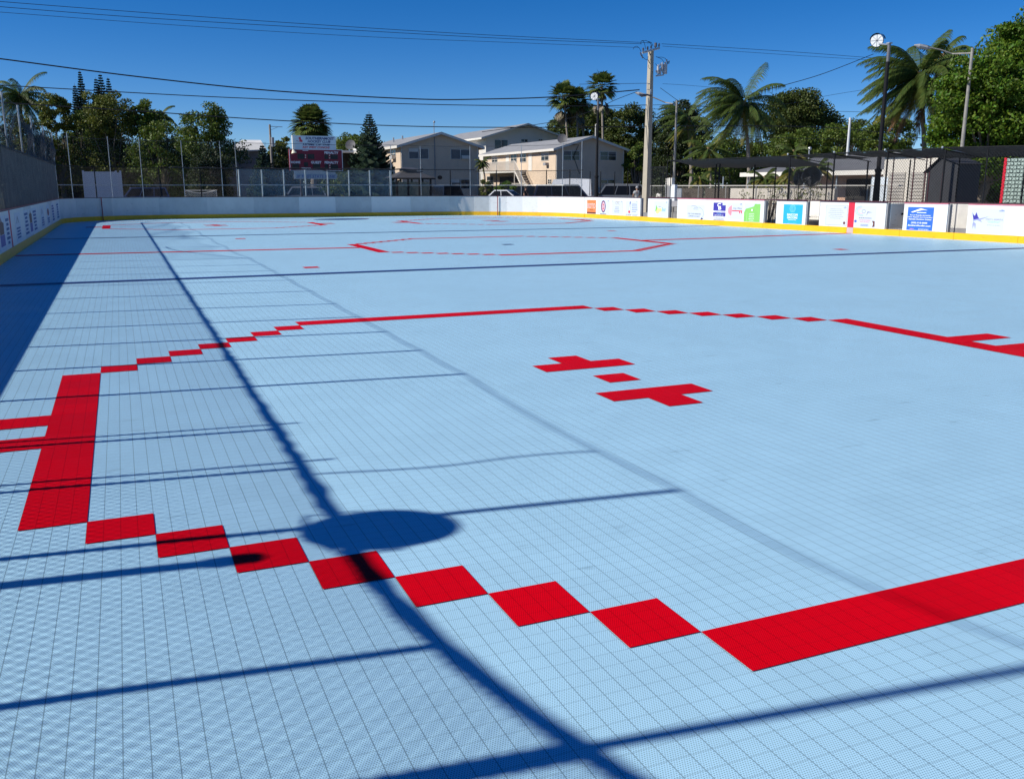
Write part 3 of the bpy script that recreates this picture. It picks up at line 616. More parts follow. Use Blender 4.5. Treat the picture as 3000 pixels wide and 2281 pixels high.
# near corner: the same fence bends round behind the camera's left shoulder
NA = lambda t, r=20.12: (13+r*math.cos(t), -1.2+r*math.sin(t))
ang = np.linspace(math.pi, math.pi*1.47, 9)
for a, b in zip(ang, ang[1:]):
    Pn = Plane(NA(b), NA(a)); l = float(np.linalg.norm(np.subtract(NA(b), NA(a)))); chain_mesh(Pn, 0, l, BH+.1, FT, D=0.20, r=0.0115).build('chain_link', wire_l, lf)
rn2 = random.Random(5); aa = np.linspace(math.pi, math.pi*1.47, 60)
MB().tube([(*NA(t), FT-.02) for t in aa], [.092+abs(rn2.gauss(0, .015)) for _ in aa], 8).build('rolled_net', blackrub, lf, True)
MB().tube([(-7.15, -.4, 13.1), (-7.17, -.9, 13.06)]+[(*NA(t, 20.15), 13.05-.12*abs(math.sin((t-math.pi)*9))) for t in aa], .022, 5).build('net_rope', blackrub, lf)
def arc_y(y): return math.pi+math.asin((-1.2-y)/20.2)
for y, top, r_ in ((-4.7, FT, .085), (-7.15, 13.0, .085), (-12.5, 13.0, .085)):
    x_, y_ = NA(arc_y(y), 20.25); MB().cyl((x_, y_, 0), (x_, y_, top), r_, 8).build('net_pole' if top > 9 else 'fence_post', galv, lf)
x_, y_ = NA(arc_y(-7.15), 20.3); MB().cyl((x_, y_, 0), (x_, y_, FT+.1), .17, 8).build('gate_post', black, lf)
MB().tube([(-7.15+.1*math.sin(z*2), 2.35+.12*math.sin(z*1.7), z) for z in np.linspace(FT, 12.9, 12)], .04, 5).build('loose_rope', blackrub, lf)

# ---- drum fans on stands (the near left one throws the big round shadow on the floor)
fanblk = mat('drum_fan_black', (0.012, 0.013, 0.016), 0.35, spec=0.5)
def drum_fan(label, loc, r, nrm, depth=0.75, pole=None):
    t = thing('drum_fan', label, 'fan', loc, 'black drum fans on posts'); c = np.asarray(loc, float); n = unit(nrm)
    side = unit(np.cross(n, (0, 0, 1))); up = np.cross(side, n)
    mb = MB(); k = 28; V = []
    for q, rad in ((-.5, r*.96), (-.42, r), (.42, r), (.5, r*.96), (.5, r*.9), (-.5, r*.9)):
        for j in range(k): a = 2*math.pi*j/k; V.append(c+n*depth*q+rad*(math.cos(a)*side+math.sin(a)*up))
    mb.add(V, [(a*k+j, a*k+(j+1) % k, ((a+1) % 6)*k+(j+1) % k, ((a+1) % 6)*k+j) for a in range(6) for j in range(k)]).build('drum', fanblk, t, True)
    g = MB()
    for q in (-.49, .49):
        for rr_ in (r*.25, r*.45, r*.65, r*.82): g.tube([c+n*depth*q+rr_*(math.cos(a)*side+math.sin(a)*up) for a in np.linspace(0, 2*math.pi, 25)], .012, 4, False)
        for j in range(16): a = 2*math.pi*j/16; d = math.cos(a)*side+math.sin(a)*up; g.cyl(c+n*depth*q, c+n*depth*q+d*r*.93, .012, 4)
    g.build('guard', fanblk, t)
    b = MB(); b.cyl(c-n*.22, c+n*.3, r*.2, 12)
    for j in range(4):
        a = 2*math.pi*j/4+.3; d = math.cos(a)*side+math.sin(a)*up; e = -math.sin(a)*side+math.cos(a)*up
        b.add([c+d*r*.15-e*.1+n*.05, c+d*r*.15+e*.1-n*.05, c+d*r*.88+e*.4-n*.13, c+d*r*.88-e*.32+n*.13], [(0, 1, 2, 3)])
    b.build('fan_blade', fanblk, t)
    MB().disc(c-n*depth*.42, n, r*.94, 24, .05).build('shadow_disc', fanblk, t)  # solid back disc added so the drum casts a full round shadow
    s = MB(); s.cyl((c[0], c[1], 0 if pole is None else pole), c-up*(r+.02), .06, 8); s.tube([c-side*(r+.08), c-side*(r+.08)-up*r*.8, c-up*(r+.08), c+side*(r+.08)-up*r*.8, c+side*(r+.08)], .035, 6); s.build('stand', fanblk, t)
    return t
drum_fan('black drum fan on the near left fence that throws the large round shadow', (-7.45, -0.7, 9.12), .86, (1, .12, 0), .34, 8.4)
st2 = thing('gate_post', 'thick black capped post by the near left fence, seen by its shadow', 'post', (-7.5, -1.3, 0))
MB().cyl((-7.5, -1.35, 0), (-7.5, -1.35, 7.1), .14, 8).build('post', black, st2); MB().cyl((-7.5, -1.35, 7.15), (-7.5, -1.35, 7.6), .2, 10).build('cap', black, st2)

# ---- back fence on the far boards
bk = thing('chain_link_fence', 'tall black chain link fence with pale rails across the far end of the rink', 'fence', (33, YF+.1, 0))
bpts = [(-6.9, 133.0), (-4.0, 142.2), (1.0, 146.2), (9, YF+.12), (53, YF+.12), (62.5, 146.2), (70, 140.5), (74.2, 132.5), (RW0[0]+.1, 127)]
bfence = []
for a, b in zip(bpts, bpts[1:]):
    P = Plane(a, b); l = float(np.linalg.norm(np.subtract(b, a)))
    mid = (a[0]+b[0])/2; ft = 8.3 if mid < 63 else 8.05
    chain_mesh(P, 0, l, BH+.1, ft, D=0.26, r=0.0085, off=-.05).build('chain_link', wire_m, bk)
    MB().cyl(P.p(0, ft, -.05), P.p(l, ft, -.05), .055, 8).build('top_rail', black, bk)
    MB().cyl(P.p(0, 5.5, -.02), P.p(l, 5.5, -.02), .045, 8).build('mid_rail', galv, bk)
def bwall(u, v=560):             # where a sight line meets the fence line
    best = None
    for a, b in zip(bpts, bpts[1:]):
        P = Plane(a, b); s, z = P.sz(u, v); l = float(np.linalg.norm(np.subtract(b, a)))
        if -0.01 <= s <= l+.01: return P.p(s, 0, -.07)
    return PY(u, v, YF+.1)*np.array([1, 1, 0])
rr = random.Random(9)
for ub, zt in ((214, 13.1), (330, 13.0), (420, 12.8), (541, 12.7), (653, 12.7), (697, 12.7), (1148, 12.5), (1234, 12.5), (1378, 12.6), (1527, 12.7), (1647, 12.8), (1702, 12.9)):
    p = bwall(ub); q = p*1; q[2] = zt
    MB().cyl(p+np.array([0, 0, 8.0 if 700 < ub < 1140 else 3.5]), q, .055, 8).build('net_pole', galv, bk)
for ub in (283, 470, 590, 1320, 1454, 1600, 1668, 1728, 1759, 1800, 1838, 1874):
    p = bwall(ub); MB().cyl(p+np.array([0, 0, 3.5]), p+np.array([0, 0, 8.2]), .085 if ub > 1700 else .09, 8).build('fence_post', black, bk)
# drooping black net edge tied to the top rail, and the thin rope between the poles
dr = MB(); P4 = Plane(bpts[3], bpts[4])
xs = np.linspace(24, 44, 50); dr.tube([P4.p(s, 8.32-.55*max(0, math.sin((s-24)*.42))**2-.05*math.sin(s*2), .02) for s in xs], .07, 6)
dr.tube([P4.p(s, 8.34+.07*math.sin(s*1.3), .02) for s in np.linspace(0, 44, 90)], .075, 6); dr.build('rolled_net', blackrub, bk, True)
tops = [bwall(u)*np.array([1, 1, 0])+np.array([0, 0, 12.6]) for u in (214, 330, 420, 541, 653, 697, 900, 1148, 1234, 1378, 1527, 1647, 1702)]
rp = []
for a, b in zip(tops, tops[1:]):
    for t in np.linspace(0, 1, 7)[:-1]: rp.append(a+(b-a)*t-np.array([0, 0, .012*np.linalg.norm(b-a)*4*t*(1-t)]))
MB().tube(rp+[tops[-1]], .035, 5).build('net_rope', blackrub, bk)
net_sheet(Plane((-5, YF), (60, YF)), 0, 65, 12.6, 8.3, 60, 5, .3, .05, (0, 8, 16, 24, 40, 52, 65)).build('netting', netl, bk)
net_sheet(Plane((-6.5, 138), (26, YF+.3)), 0, 33, 12.7, 8.3, 40, 5, .3, .2, (0, 8, 16, 24, 33)).build('netting', mat('net_black_mid', (0.01, .014, .018), .9, alpha=.16, net=True), bk)
# blue windscreen mesh with pale posts, behind the middle of the far boards
ws = thing('windscreen_fence', 'pale posts carrying see-through blue windscreen mesh below the scoreboard', 'fence', (30, YF+.6, 0))
p0, p1 = PY(703, 560, YF+.5), PY(1146, 560, YF+.5); WS = Plane(p0, p1); wl = WS.sz(1146, 560)[0]
wsm = mat('windscreen_blue', (0.13, 0.24, 0.34), 0.85, var=.25, vscale=.9, alpha=0.40, trans=.5)
ups = [703, 770, 834, 897, 962, 1024, 1085, 1145]
pls = [WS.sz(u, 560)[0] for u in ups]
for i, (a, b) in enumerate(zip(pls, pls[1:])):
    MB().add([WS.p(a, .3, .02+.03*(i % 2)), WS.p(b, .3, .02+.03*(i % 2)), WS.p(b, 8.15-.1*(i % 3), .02), WS.p(a, 8.2, .02)], [(0, 1, 2, 3)]).build('mesh_panel', wsm, ws)
for s_ in pls: MB().cyl(WS.p(s_, 0, -.1), WS.p(s_, 8.1, -.1), .14, 10).build('post', mat('post_pale', (0.45, .52, .56), .5, var=.15), ws)
MB().cyl(WS.p(0, 5.6, .12), WS.p(wl, 5.6, .12), .045, 8).build('mid_rail', galv, ws)

# ---- right side: panels over the boards, posts and black shade canopy over the benches
RPb = Plane(RW0, RW1)
rf = thing('chain_link_fence', 'black chain link panels and posts above the benches on the right boards', 'fence', (78, 80, 0), None)
def rpost(u, z1, off=-.1, r=.085, z0=3.55, m=black): s_ = rs(u, 560); return MB().cyl(RPb.p(s_, z0, off), RPb.p(s_, z1, off), r, 8).build('fence_post', m, rf)
for u, zt in ((1907, 8.2), (1940, 8.2), (1951, 9.0), (1962, 9.0), (2307, 8.9), (2436, 8.9), (2590, 9.0), (2757, 9.0), (2880, 9.0)): rpost(u, zt, r=.1 if u in (2307, 2757, 2590, 2436) else .07)
for u in (2038, 2048, 2132, 2233): rpost(u, 8.6, off=-4.5 if u in (2132, 2233) else -3.5, r=.1, z0=-.2)
mar = mat('post_maroon', (0.08, 0.02, 0.025), .5)
chain_mesh(RPb, rs(1902, 560), rs(1951, 560), BH+.1, 8.1, D=.32, r=.014, off=-.08).build('chain_link', wire_m, rf)
chain_mesh(RPb, rs(2307, 560), rs(2460, 560), BH+.1, 8.6, D=.34, r=.019, off=-.08).build('chain_link', wire_m, rf)
chain_mesh(RPb, rs(2460, 560), s_end-60, BH+.1, 8.6, D=.34, r=.017, off=-.08).build('chain_link', wire_m, rf)
MB().cyl(RPb.p(rs(1902, 560), 8.15, -.1), RPb.p(rs(1951, 560), 8.15, -.1), .06, 8).build('top_rail', black, rf)
MB().cyl(RPb.p(rs(1902, 560), BH+.14, -.1), RPb.p(s_end, BH+.14, -.1), .07, 8).build('bottom_rail', caprail, rf)
for u in (2555, 2615, 2650, 2661, 2700): rpost(u, 8.5, off=-3.0, r=.07, z0=0, m=mar)
can = thing('shade_canopy', 'long sagging black shade cloth over the benches along the right side', 'canopy', (82, 80, 0))
def canopy(u0, u1, zf0, zf1, zb0, zb1, nx=24, dip=.25):
    a, b = rs(u0, 480), rs(u1, 480); mb = MB(); V = []; ny = 6
    for i in range(nx+1):
        f = i/nx; s_ = a+(b-a)*f
        for j in range(ny+1):
            g = j/ny; z = (zf0+(zf1-zf0)*f)*(1-g)+(zb0+(zb1-zb0)*f)*g - dip*math.sin(math.pi*f)*(.5+.5*math.sin(math.pi*g)) + .05*math.sin(f*17+g*5)
            V.append(RPb.p(s_, z, -.05-g*6.5))
    k = ny+1; mb.add(V, [(i*k+j, (i+1)*k+j, (i+1)*k+j+1, i*k+j+1) for i in range(nx) for j in range(ny)])
    o = mb.build('cloth', blackrub, can, True)
    MB().cyl(RPb.p(a, zf0+.02, -.05), RPb.p(b, zf1+.02, -.05), .06, 8).build('front_rail', black, can)
    return o
canopy(1957, 2307, 9.0, 8.95, 8.05, 7.8, dip=.12)
canopy(2307, 2436, 8.95, 9.05, 8.9, 8.55, dip=.2)
canopy(2436, 2590, 9.05, 9.1, 8.75, 8.5, dip=.1)
canopy(2590, 2757, 9.1, 9.1, 8.4, 8.3, dip=.1)
canopy(2757, 3150, 9.15, 8.9, 8.3, 8.0, dip=-.12)
for u in (1962, 2307, 2436, 2590, 2757): MB().tube([RPb.p(rs(u, 480), 9.0, -.05), RPb.p(rs(u, 480), 8.2, -6.4)], .05, 6).build('cross_rail', black, can)
for u in (2000, 2160, 2307, 2420, 2540, 2680, 2870):
    s_ = rs(u, 560); MB().cyl(RPb.p(s_, -.2, -6.5), RPb.p(s_, 8.3, -6.5), .1 if u in (2420,) else .08, 8).build('rear_post', black, can)
knob = MB(); 
for u in (2307, 2442, 2590, 2757): knob.ball(RPb.p(rs(u, 475), 9.2, 0), .13, 8, 5)
knob.build('post_cap', galv, can)

# players' benches behind the open doors
bench = thing('players_bench', 'white topped players bench with dark angled legs behind the boards', 'bench', (81, 90, 0))
bs0, bs1 = rs(2230), rs(2490)
MB().wbox(RPb, bs0, bs1, 1.45, 1.6, -4.6, -3.4).build('seat', pinkw, bench)
for s_ in np.arange(bs0+.8, bs1, 3.4): MB().tube([RPb.p(s_, -.2, -4.3), RPb.p(s_-.25, 1.45, -3.7)], .09, 6).build('leg', greyd, bench)
bw = thing('bench_back_wall', 'low white wall with grey base behind the players benches', 'wall', (84, 85, 0))
MB().wbox(RPb, rs(2200), s_end-65, .9, 3.45, -5.35, -5.2).build('wall_panel', pinkw, bw); MB().wbox(RPb, rs(2200), s_end-65, -.2, .9, -5.32, -5.2).build('base', greyd, bw)
rb = thing('spectator_bench', 'red framed bench seen through the gap by the concrete pole', 'bench', (79, 112, 0))
p = RPb.p(rs(1886), 0, 0)
for dz in (1.0, 2.6): MB().wbox(RPb, rs(1870), rs(1905), dz, dz+.35, -2.6, -1.8).build('plank', mat('paint_dull_red', (0.4, .05, .05), .6, var=.2), rb)
for u in (1874, 1898): MB().tube([RPb.p(rs(u), -.2, -2.5), RPb.p(rs(u)-.3, 2.6, -2.0)], .08, 6).build('leg', galv, rb)
drum_fan('larger black drum fan under the shade canopy by the right benches', PX(2378, 517, 81.5), 1.18, (-.75, -.65, 0), 1.1, -.2)
drum_fan('smaller black drum fan left of the larger one under the canopy', PX(2341, 523, 82.5), .9, (-.9, .3, 0), .8, -.2)
# ================================================================== SCOREBOARD
YS = YF+4.0
SB = Plane((0, YS), (1, YS))
def Zb(a, b): return (820+a/10.045, 380+b/10.045)      # survey sheet of the scoreboard -> photo pixels
def sb_box(a0, b0, a1, b1): return px_box(SB, *Zb(a0, b0), *Zb(a1, b1))
c = SB.p(SB.sz(926, 470)[0], 0)
sbt = thing('scoreboard', 'dark red hockey scoreboard between two white club signs on two posts', 'scoreboard', (c[0], c[1], 0))
sb_red = mat('scoreboard_red', (0.20, 0.006, 0.025), 0.55, var=.12); digit = mat('digit_black', (0.006, 0.006, 0.009), .35)
sgn = mat('sign_pale', (0.62, .66, .70), .5, var=.06); wl_ = mat('lettering_white', (.75, .75, .78), .5)
a = sb_box(375, 182, 1650, 580); s0, s1, z0, z1 = a
MB().wbox(SB, *a, -.7, -.05).build('club_sign', sgn, sbt)
MB().wbox(SB, s0-.02, s0+.42, z0, z1+.03, -.72, -.03).build('sign_side', mat('sign_side', (.75, .72, .66), .5), sbt)
for t, bx, mm in (('SOUTHERNMOST', (750, 220, 1600, 300), navy), ('HOCKEY CLUB', (815, 315, 1485, 390), navy), ('HOME OF THE', (670, 415, 1475, 470), navy), ('KEY WEST CONCHS', (670, 490, 1470, 552), inkred)):
    text(t, SB, *sb_box(*bx), mm, sbt, off=-.03, bold=.04, shear=.2)
def sp(a, b): return SB.sz(*Zb(a, b))
shape(SB, sbt, 'club_emblem', inkred, [sp(570, 225), sp(545, 240), sp(575, 300), sp(575, 355), sp(665, 370), sp(668, 310), sp(620, 285), sp(610, 215), sp(590, 212)], -.03); shape(SB, sbt, 'club_emblem', dullr, [sp(480, 318), sp(482, 332), sp(570, 352), sp(572, 340)], -.03)
a = sb_box(285, 580, 1845, 1210); s0, s1, z0, z1 = a
body = MB().wbox(SB, *a, -.75, 0).build('score_panel', sb_red, sbt)
fr = MB(); w_ = .09
for q in ((s0, s1, z0, z0+w_), (s0, s1, z1-w_, z1), (s0, s0+w_, z0+w_, z1-w_), (s1-w_, s1, z0+w_, z1-w_)): fr.wbox(SB, *q, .002, .03)
fr.build('frame', wl_, body)
for bx in ((515, 710, 710, 865), (815, 720, 1010, 865), (1310, 735, 1430, 865), (1490, 740, 1700, 870), (360, 1010, 570, 1160), (710, 960, 825, 1090), (975, 1010, 1190, 1165), (1320, 1020, 1425, 1160), (1500, 1025, 1710, 1165)):
    MB().wbox(SB, *sb_box(*bx), .003, .04).build('digit_window', digit, body)
lamp = MB()
for q in ((752, 755), (752, 818), (1458, 757), (1461, 835), (1466, 1052), (1469, 1122)): lamp.disc(SB.p(*sp(*q), .05), SB.n, .09, 8, .04)
lamp.build('colon_dots', cream, body)
for t, bx in (('PENALTY', (1310, 645, 1720, 718)), ('HOME', (325, 925, 600, 995)), ('GUEST', (915, 925, 1220, 1003)), ('PENALTY', (1315, 930, 1722, 1003)), ('PERIOD', (640, 1115, 910, 1172))): text(t, SB, *sb_box(*bx), wl_, body, off=.03, bold=.035)
MB().wbox(SB, *sb_box(668, 605, 835, 622), .003, .03).build('label_plate', wl_, body)
MB().cyl(SB.p(*sp(380, 585), .3), SB.p(*sp(405, 690), .35), .12, 14, .5).build('horn_speaker', mat('horn_cream', (.72, .66, .50), .5), sbt)
a = sb_box(420, 1215, 1645, 1450); s0, s1, z0, z1 = a
MB().wbox(SB, *a, -.3, -.12).build('sponsor_sign', sgn, sbt); MB().wbox(SB, s0+.3, s1+.25, z0+.05, z0+(z1-z0)*.62, -.1, -.07).build('sponsor_band', mat('band_pale_blue', (.40, .52, .66), .5), sbt)
text('FIRST STATE BANK', SB, *sb_box(650, 1330, 1645, 1420), inkb, sbt, off=-.05, bold=.03)
q = sb_box(470, 1330, 610, 1425); 
for k in range(3):
    zz = q[2]+(q[3]-q[2])*(k+.1)/3; shape(SB, sbt, 'sponsor_logo', inkb, [(q[0]+.1*k, zz), (q[1]-.25+.1*k, zz), (q[1]-.2+.1*k, zz+.13), (q[0]+.1+.1*k, zz+.13)], -.05)
for u in (886, 964):
    s_ = SB.sz(u, 560)[0]; MB().wbox(SB, s_-.2, s_+.2, -.3, 8.2, -.7, -.32).build('post', mat('post_brown', (.10, .07, .07), .7, var=.2), sbt)

# ================================================================== HOUSES
stucco = mat('stucco_cream', (0.63, 0.50, 0.375), 0.9, var=0.14, vscale=.5, bump=.2)
stucco_g = mat('stucco_grey', (0.34, 0.29, 0.26), 0.9, var=0.10, vscale=.5, bump=.2)
stucco_w = mat('stucco_white', (0.62, 0.60, 0.56), 0.9, var=0.08, vscale=.5, bump=.2)
roof_g = mat('roof_grey', (0.27, 0.275, 0.285), 0.7, var=.18, vscale=1.2); trimw = mat('trim_white', (.66, .63, .57), .6, var=.05)
roof_w = mat('roof_white', (.72, .72, .70), .5, var=.06)
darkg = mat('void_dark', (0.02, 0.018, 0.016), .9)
blind = mat('blind_grey', (.16, .16, .16), .5, var=.2)
def window(P, root, box, muntin=True, off=.0, fill=glass, cross=1):
    s0, s1, z0, z1 = box; f = MB(); w = .14
    for q in ((s0-w, s1+w, z0-w, z0), (s0-w, s1+w, z1, z1+w), (s0-w, s0, z0, z1), (s1, s1+w, z0, z1)): f.wbox(P, *q, off+.003, off+.15)
    if muntin:
        n = 1
        for k in range(1, n+1): x = s0+(s1-s0)*k/(n+1); f.wbox(P, x-.08, x+.08, z0, z1, off+.02, off+.12)
        if cross:
            for k in range(1, cross+1): z = z0+(z1-z0)*k/(cross+1); f.wbox(P, s0, s1, z-.05, z+.05, off+.02, off+.11)
    fo = f.build('window', trimw, root)
    MB().wbox(P, s0, s1, z0, z1, off+.004, off+.05).build('pane', fill, fo)
    return fo
def gable_house(name, label, cat, x0, x1, y0, y1, ze, zr, wallm, roofm, over=1.4, gable_m=None, fascia=trimw):
    t = thing(name, label, cat, ((x0+x1)/2, y0, 0)); xm = (x0+x1)/2
    mb = MB(); V = [(x0, y0, -.3), (x1, y0, -.3), (x1, y1, -.3), (x0, y1, -.3), (x0, y0, ze), (x1, y0, ze), (x1, y1, ze), (x0, y1, ze), (xm, y0, zr), (xm, y1, zr)]
    mb.add(V, [(0, 1, 5, 8, 4), (2, 3, 7, 9, 6), (1, 2, 6, 5), (3, 0, 4, 7)]); mb.build('wall', wallm, t)
    sl = (zr-ze)/(xm-x0); e = over; r = MB(); th = .28
    for sg in (-1, 1):
        xa = xm+sg*(xm-x0+e); za = ze-e*sl
        V = [(xa, y0-e, za+.05), (xm, y0-e, zr+.05), (xm, y1+e, zr+.05), (xa, y1+e, za+.05)]
        V += [(a, b, c+th) for a, b, c in V]
        r.add(V, [(0, 1, 2, 3), (4, 7, 6, 5), (0, 4, 5, 1), (1, 5, 6, 2), (2, 6, 7, 3), (3, 7, 4, 0)])
    ro = r.build('roof', roofm, t)
    f = MB()
    for sg in (-1, 1):
        xa = xm+sg*(xm-x0+e); za = ze-e*sl
        f.add([(xa, y0-e-.06, za-.35), (xm, y0-e-.06, zr-.35), (xm, y0-e-.06, zr+.36), (xa, y0-e-.06, za+.36), (xa, y0-e+.1, za-.35), (xm, y0-e+.1, zr-.35), (xm, y0-e+.1, zr+.36), (xa, y0-e+.1, za+.36)], [(0, 1, 2, 3), (7, 6, 5, 4), (0, 3, 7, 4), (0, 4, 5, 1), (3, 2, 6, 7)])
        f.box(xa-.08, xa+.1, y0-e, y1+e, za-.38, za+.34)
    f.build('fascia', fascia, ro)
    return t
Z3 = lambda a, b: (1100+a/2.7625, 340+b/2.7625)
Z4 = lambda a, b: (1550+a/2.7625, 80+b/2.7625)
Y0 = 245.0
# house A
xa0, xa1 = PY(1174, 480, Y0)[0], PY(1402, 480, Y0)[0]
zeA = PY(*Z3(212, 238), Y0)[2]; zrA = PY(*Z3(523, 140), Y0)[2]
hA = gable_house('apartment_house', 'two storey cream apartment house with shaded gable end behind the bus shelter', 'house', xa0, xa1, Y0, Y0+52, zeA, zrA, stucco, roof_g)
GA = Plane((xa0, Y0), (xa1, Y0)); SA = Plane((xa0, Y0+52), (xa0, Y0))
for bx in ((272, 265, 427, 345), (612, 272, 762, 348)): window(GA, hA, px_box(GA, *Z3(bx[0], bx[1]), *Z3(bx[2], bx[3])), fill=blind, cross=0)
window(GA, hA, px_box(GA, *Z3(617, 515), *Z3(762, 588)))
MB().wbox(GA, *px_box(GA, *Z3(695, 320), *Z3(755, 347)), .15, .9).build('air_conditioner', trimw, hA)
cp = GA.sz(*Z3(477, 200)); MB().wbox(GA, cp[0]-.12, cp[0]+.12, 1.0, zrA-1.2, .003, .2).build('conduit', roof_g, hA)
MB().cyl((GA.p(cp[0], zrA-1.5, -.2)), (GA.p(cp[0], PY(*Z3(477, 50), Y0)[2], -.2)), .12, 8).ball(GA.p(cp[0]+.1, PY(*Z3(480, 48), Y0)[2], -.2), .35, 8, 6).build('service_mast', galv, hA)
ellipse(GA, hA, 'wall_plaque', darkg, *GA.sz(*Z3(521, 498)), .75, .6, .06)
window(SA, hA, px_box(SA, *Z3(130, 275), *Z3(165, 335))); MB().wbox(SA, *px_box(SA, *Z3(140, 318), *Z3(165, 348)), .15, 1.3).build('air_conditioner', trimw, hA)
for q in ((145, 175, 205), (218, 160, 195)):
    b = Z3(q[0], q[2]); tp = Z3(q[0], q[1]); zt = PY(tp[0], tp[1], Y0+30); MB().cyl((zt[0], zt[1], zt[2]-3.0), zt, .25, 8).build('roof_vent', galv, hA)
# house B
Y1 = 245.0
xb0, xb1 = PY(1628, 480, Y1)[0], PY(1828, 480, Y1)[0]
zeB = PY(*Z3(1455, 262), Y1)[2]; zrB = PY(*Z3(1765, 170), Y1)[2]
LB = 62
hB = gable_house('apartment_house', 'two storey cream apartment house with a sunlit balcony and outside stairs', 'house', xb0, xb1, Y1, Y1+LB, zeB, zrB, stucco, roof_g)
GB = Plane((xb0, Y1), (xb1, Y1)); SBw = Plane((xb0, Y1+LB), (xb0, Y1))
for bx in ((1522, 285, 1650, 357), (1818, 290, 1945, 358)): window(GB, hB, px_box(GB, *Z3(bx[0], bx[1]), *Z3(bx[2], bx[3])), fill=glass)
window(GB, hB, px_box(GB, *Z3(1822, 517), *Z3(1935, 545)), cross=0)
for bx, fl_ in (((945, 323, 988, 384), glass), ((1098, 310, 1144, 374), glass), ((1172, 305, 1220, 372), glass), ((1345, 292, 1402, 358), glass), ((1398, 515, 1424, 546), darkg), ((905, 490, 957, 555), glass)): window(SBw, hB, px_box(SBw, *Z3(bx[0], bx[1]), *Z3(bx[2], bx[3])), fill=fl_)
for bx in ((1057, 312, 1083, 440), (1240, 300, 1268, 445)): MB().wbox(SBw, *px_box(SBw, *Z3(bx[0], bx[1]), *Z3(bx[2], bx[3])), .01, .12).build('door', trimw, hB)
MB().wbox(SBw, *px_box(SBw, *Z3(1383, 378), *Z3(1403, 400)), .01, 1.2).build('air_conditioner', greyd, hB)
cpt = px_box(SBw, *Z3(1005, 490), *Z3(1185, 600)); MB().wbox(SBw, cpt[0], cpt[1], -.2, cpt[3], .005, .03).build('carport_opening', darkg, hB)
# balcony
bb = px_box(SBw, *Z3(925, 372), *Z3(1215, 448)); br = MB(); sl_ = MB().wbox(SBw, bb[0], bb[1], bb[2]-.6, bb[2], .003, 4.0).build('balcony', trimw, hB)
br.wbox(SBw, bb[0], bb[1], bb[3]-.12, bb[3], 3.85, 4.0)
for q in np.arange(bb[0], bb[1], .45): br.wbox(SBw, q, q+.12, bb[2], bb[3]-.12, 3.88, 3.97)
for q in (bb[0]+.2, (bb[0]+bb[1])/2, bb[1]-.2): br.wbox(SBw, q-.15, q+.15, -.2, bb[3], 3.8, 4.05)
br.build('railing', trimw, sl_)
# stairs down towards the camera side
st = MB(); st0 = bb[1]+.2; n = 13; run = 12.0; zt = bb[2]
for k in range(n): st.wbox(SBw, st0+run*k/n, st0+run*(k+1)/n+.1, zt-(k+1)*zt/n-.25, zt-(k+1)*zt/n, 1.0, 4.0)
so_ = st.build('stairs', trimw, hB)
rl = MB()
for k in range(28):
    f = k/27; rl.wbox(SBw, st0+run*f-.05, st0+run*f+.05, max(-.2, zt-f*zt-.4), zt-f*zt+3.2, 3.95, 4.05)
rl.tube([SBw.p(st0, zt+3.2, 4.0), SBw.p(st0+run, 3.2, 4.0)], .1, 6); rl.tube([SBw.p(st0, zt, 4.1), SBw.p(st0+run, 0, 4.1)], .25, 6)
rl.build('railing', trimw, so_)
gt = MB()
for q in np.arange(st0+run-9, st0+run+3, .45): gt.wbox(SBw, q, q+.1, 0, 6.2, 6.3, 6.4)
gt.wbox(SBw, st0+run-9, st0+run+3, 6.1, 6.25, 6.3, 6.4); gt.build('iron_gate', trimw, hB)
zs = PY(*Z3(1510, 185), Y1+20); 
def dish(root, p, r=1.1, mast=4.0):
    mb = MB(); n = unit((-.5, -.8, .35)); a = unit(np.cross(n, (0, 0, 1))); b = np.cross(a, n); V = [p-n*.3]
    for k in (1, 2, 3):
        for j in range(16): t = 2*math.pi*j/16; V.append(p-n*(.3-.3*(k/3)**2)+r*k/3*(math.cos(t)*a+math.sin(t)*b))
    mb.add(V, [(0, 1+j, 1+(j+1) % 16) for j in range(16)]+[(1+(k-1)*16+j, 1+(k-1)*16+(j+1) % 16, 1+k*16+(j+1) % 16, 1+k*16+j) for k in (1, 2) for j in range(16)])
    mb.cyl(p-n*.3, p-n*.3-np.array([0, 0, mast]), .1, 6); mb.cyl(p-b*.8, p+n*1.3, .05, 5); mb.ball(p+n*1.3, .18, 6, 5)
    return mb.build('satellite_dish', mat('dish_dark', (.09, .09, .10), .6), root)
dish(hB, PY(*Z3(1512, 183), Y1+8), 1.6, 5)
for bx in ((945, 323, 988, 384), (1345, 292, 1402, 358)): b4 = px_box(SBw, *Z3(bx[0], bx[1]), *Z3(bx[2], bx[3])); MB().wbox(SBw, b4[0], b4[1], b4[3]-.9, b4[3], .052, .07).build('blind', trimw, hB)
for PP, hh, bx in ((GB, hB, (1522, 285, 1580, 310)), (GA, hA, (272, 265, 345, 290)), (GA, hA, (617, 515, 680, 540)), (GB, hB, (1885, 290, 1945, 312))): b4 = px_box(PP, *Z3(bx[0], bx[1]), *Z3(bx[2], bx[3])); MB().wbox(PP, *b4, .052, .07).build('blind', blind if hh is hB else trimw, hh)
q = PY(*Z3(1782, 70), Y1+1); MB().tube([(q[0], q[1], zrB-1.5), (q[0], q[1], q[2]), (q[0]+.5, q[1], q[2]+.25), (q[0]+.8, q[1], q[2]-.2)], .16, 8).build('service_mast', trimw, hB)
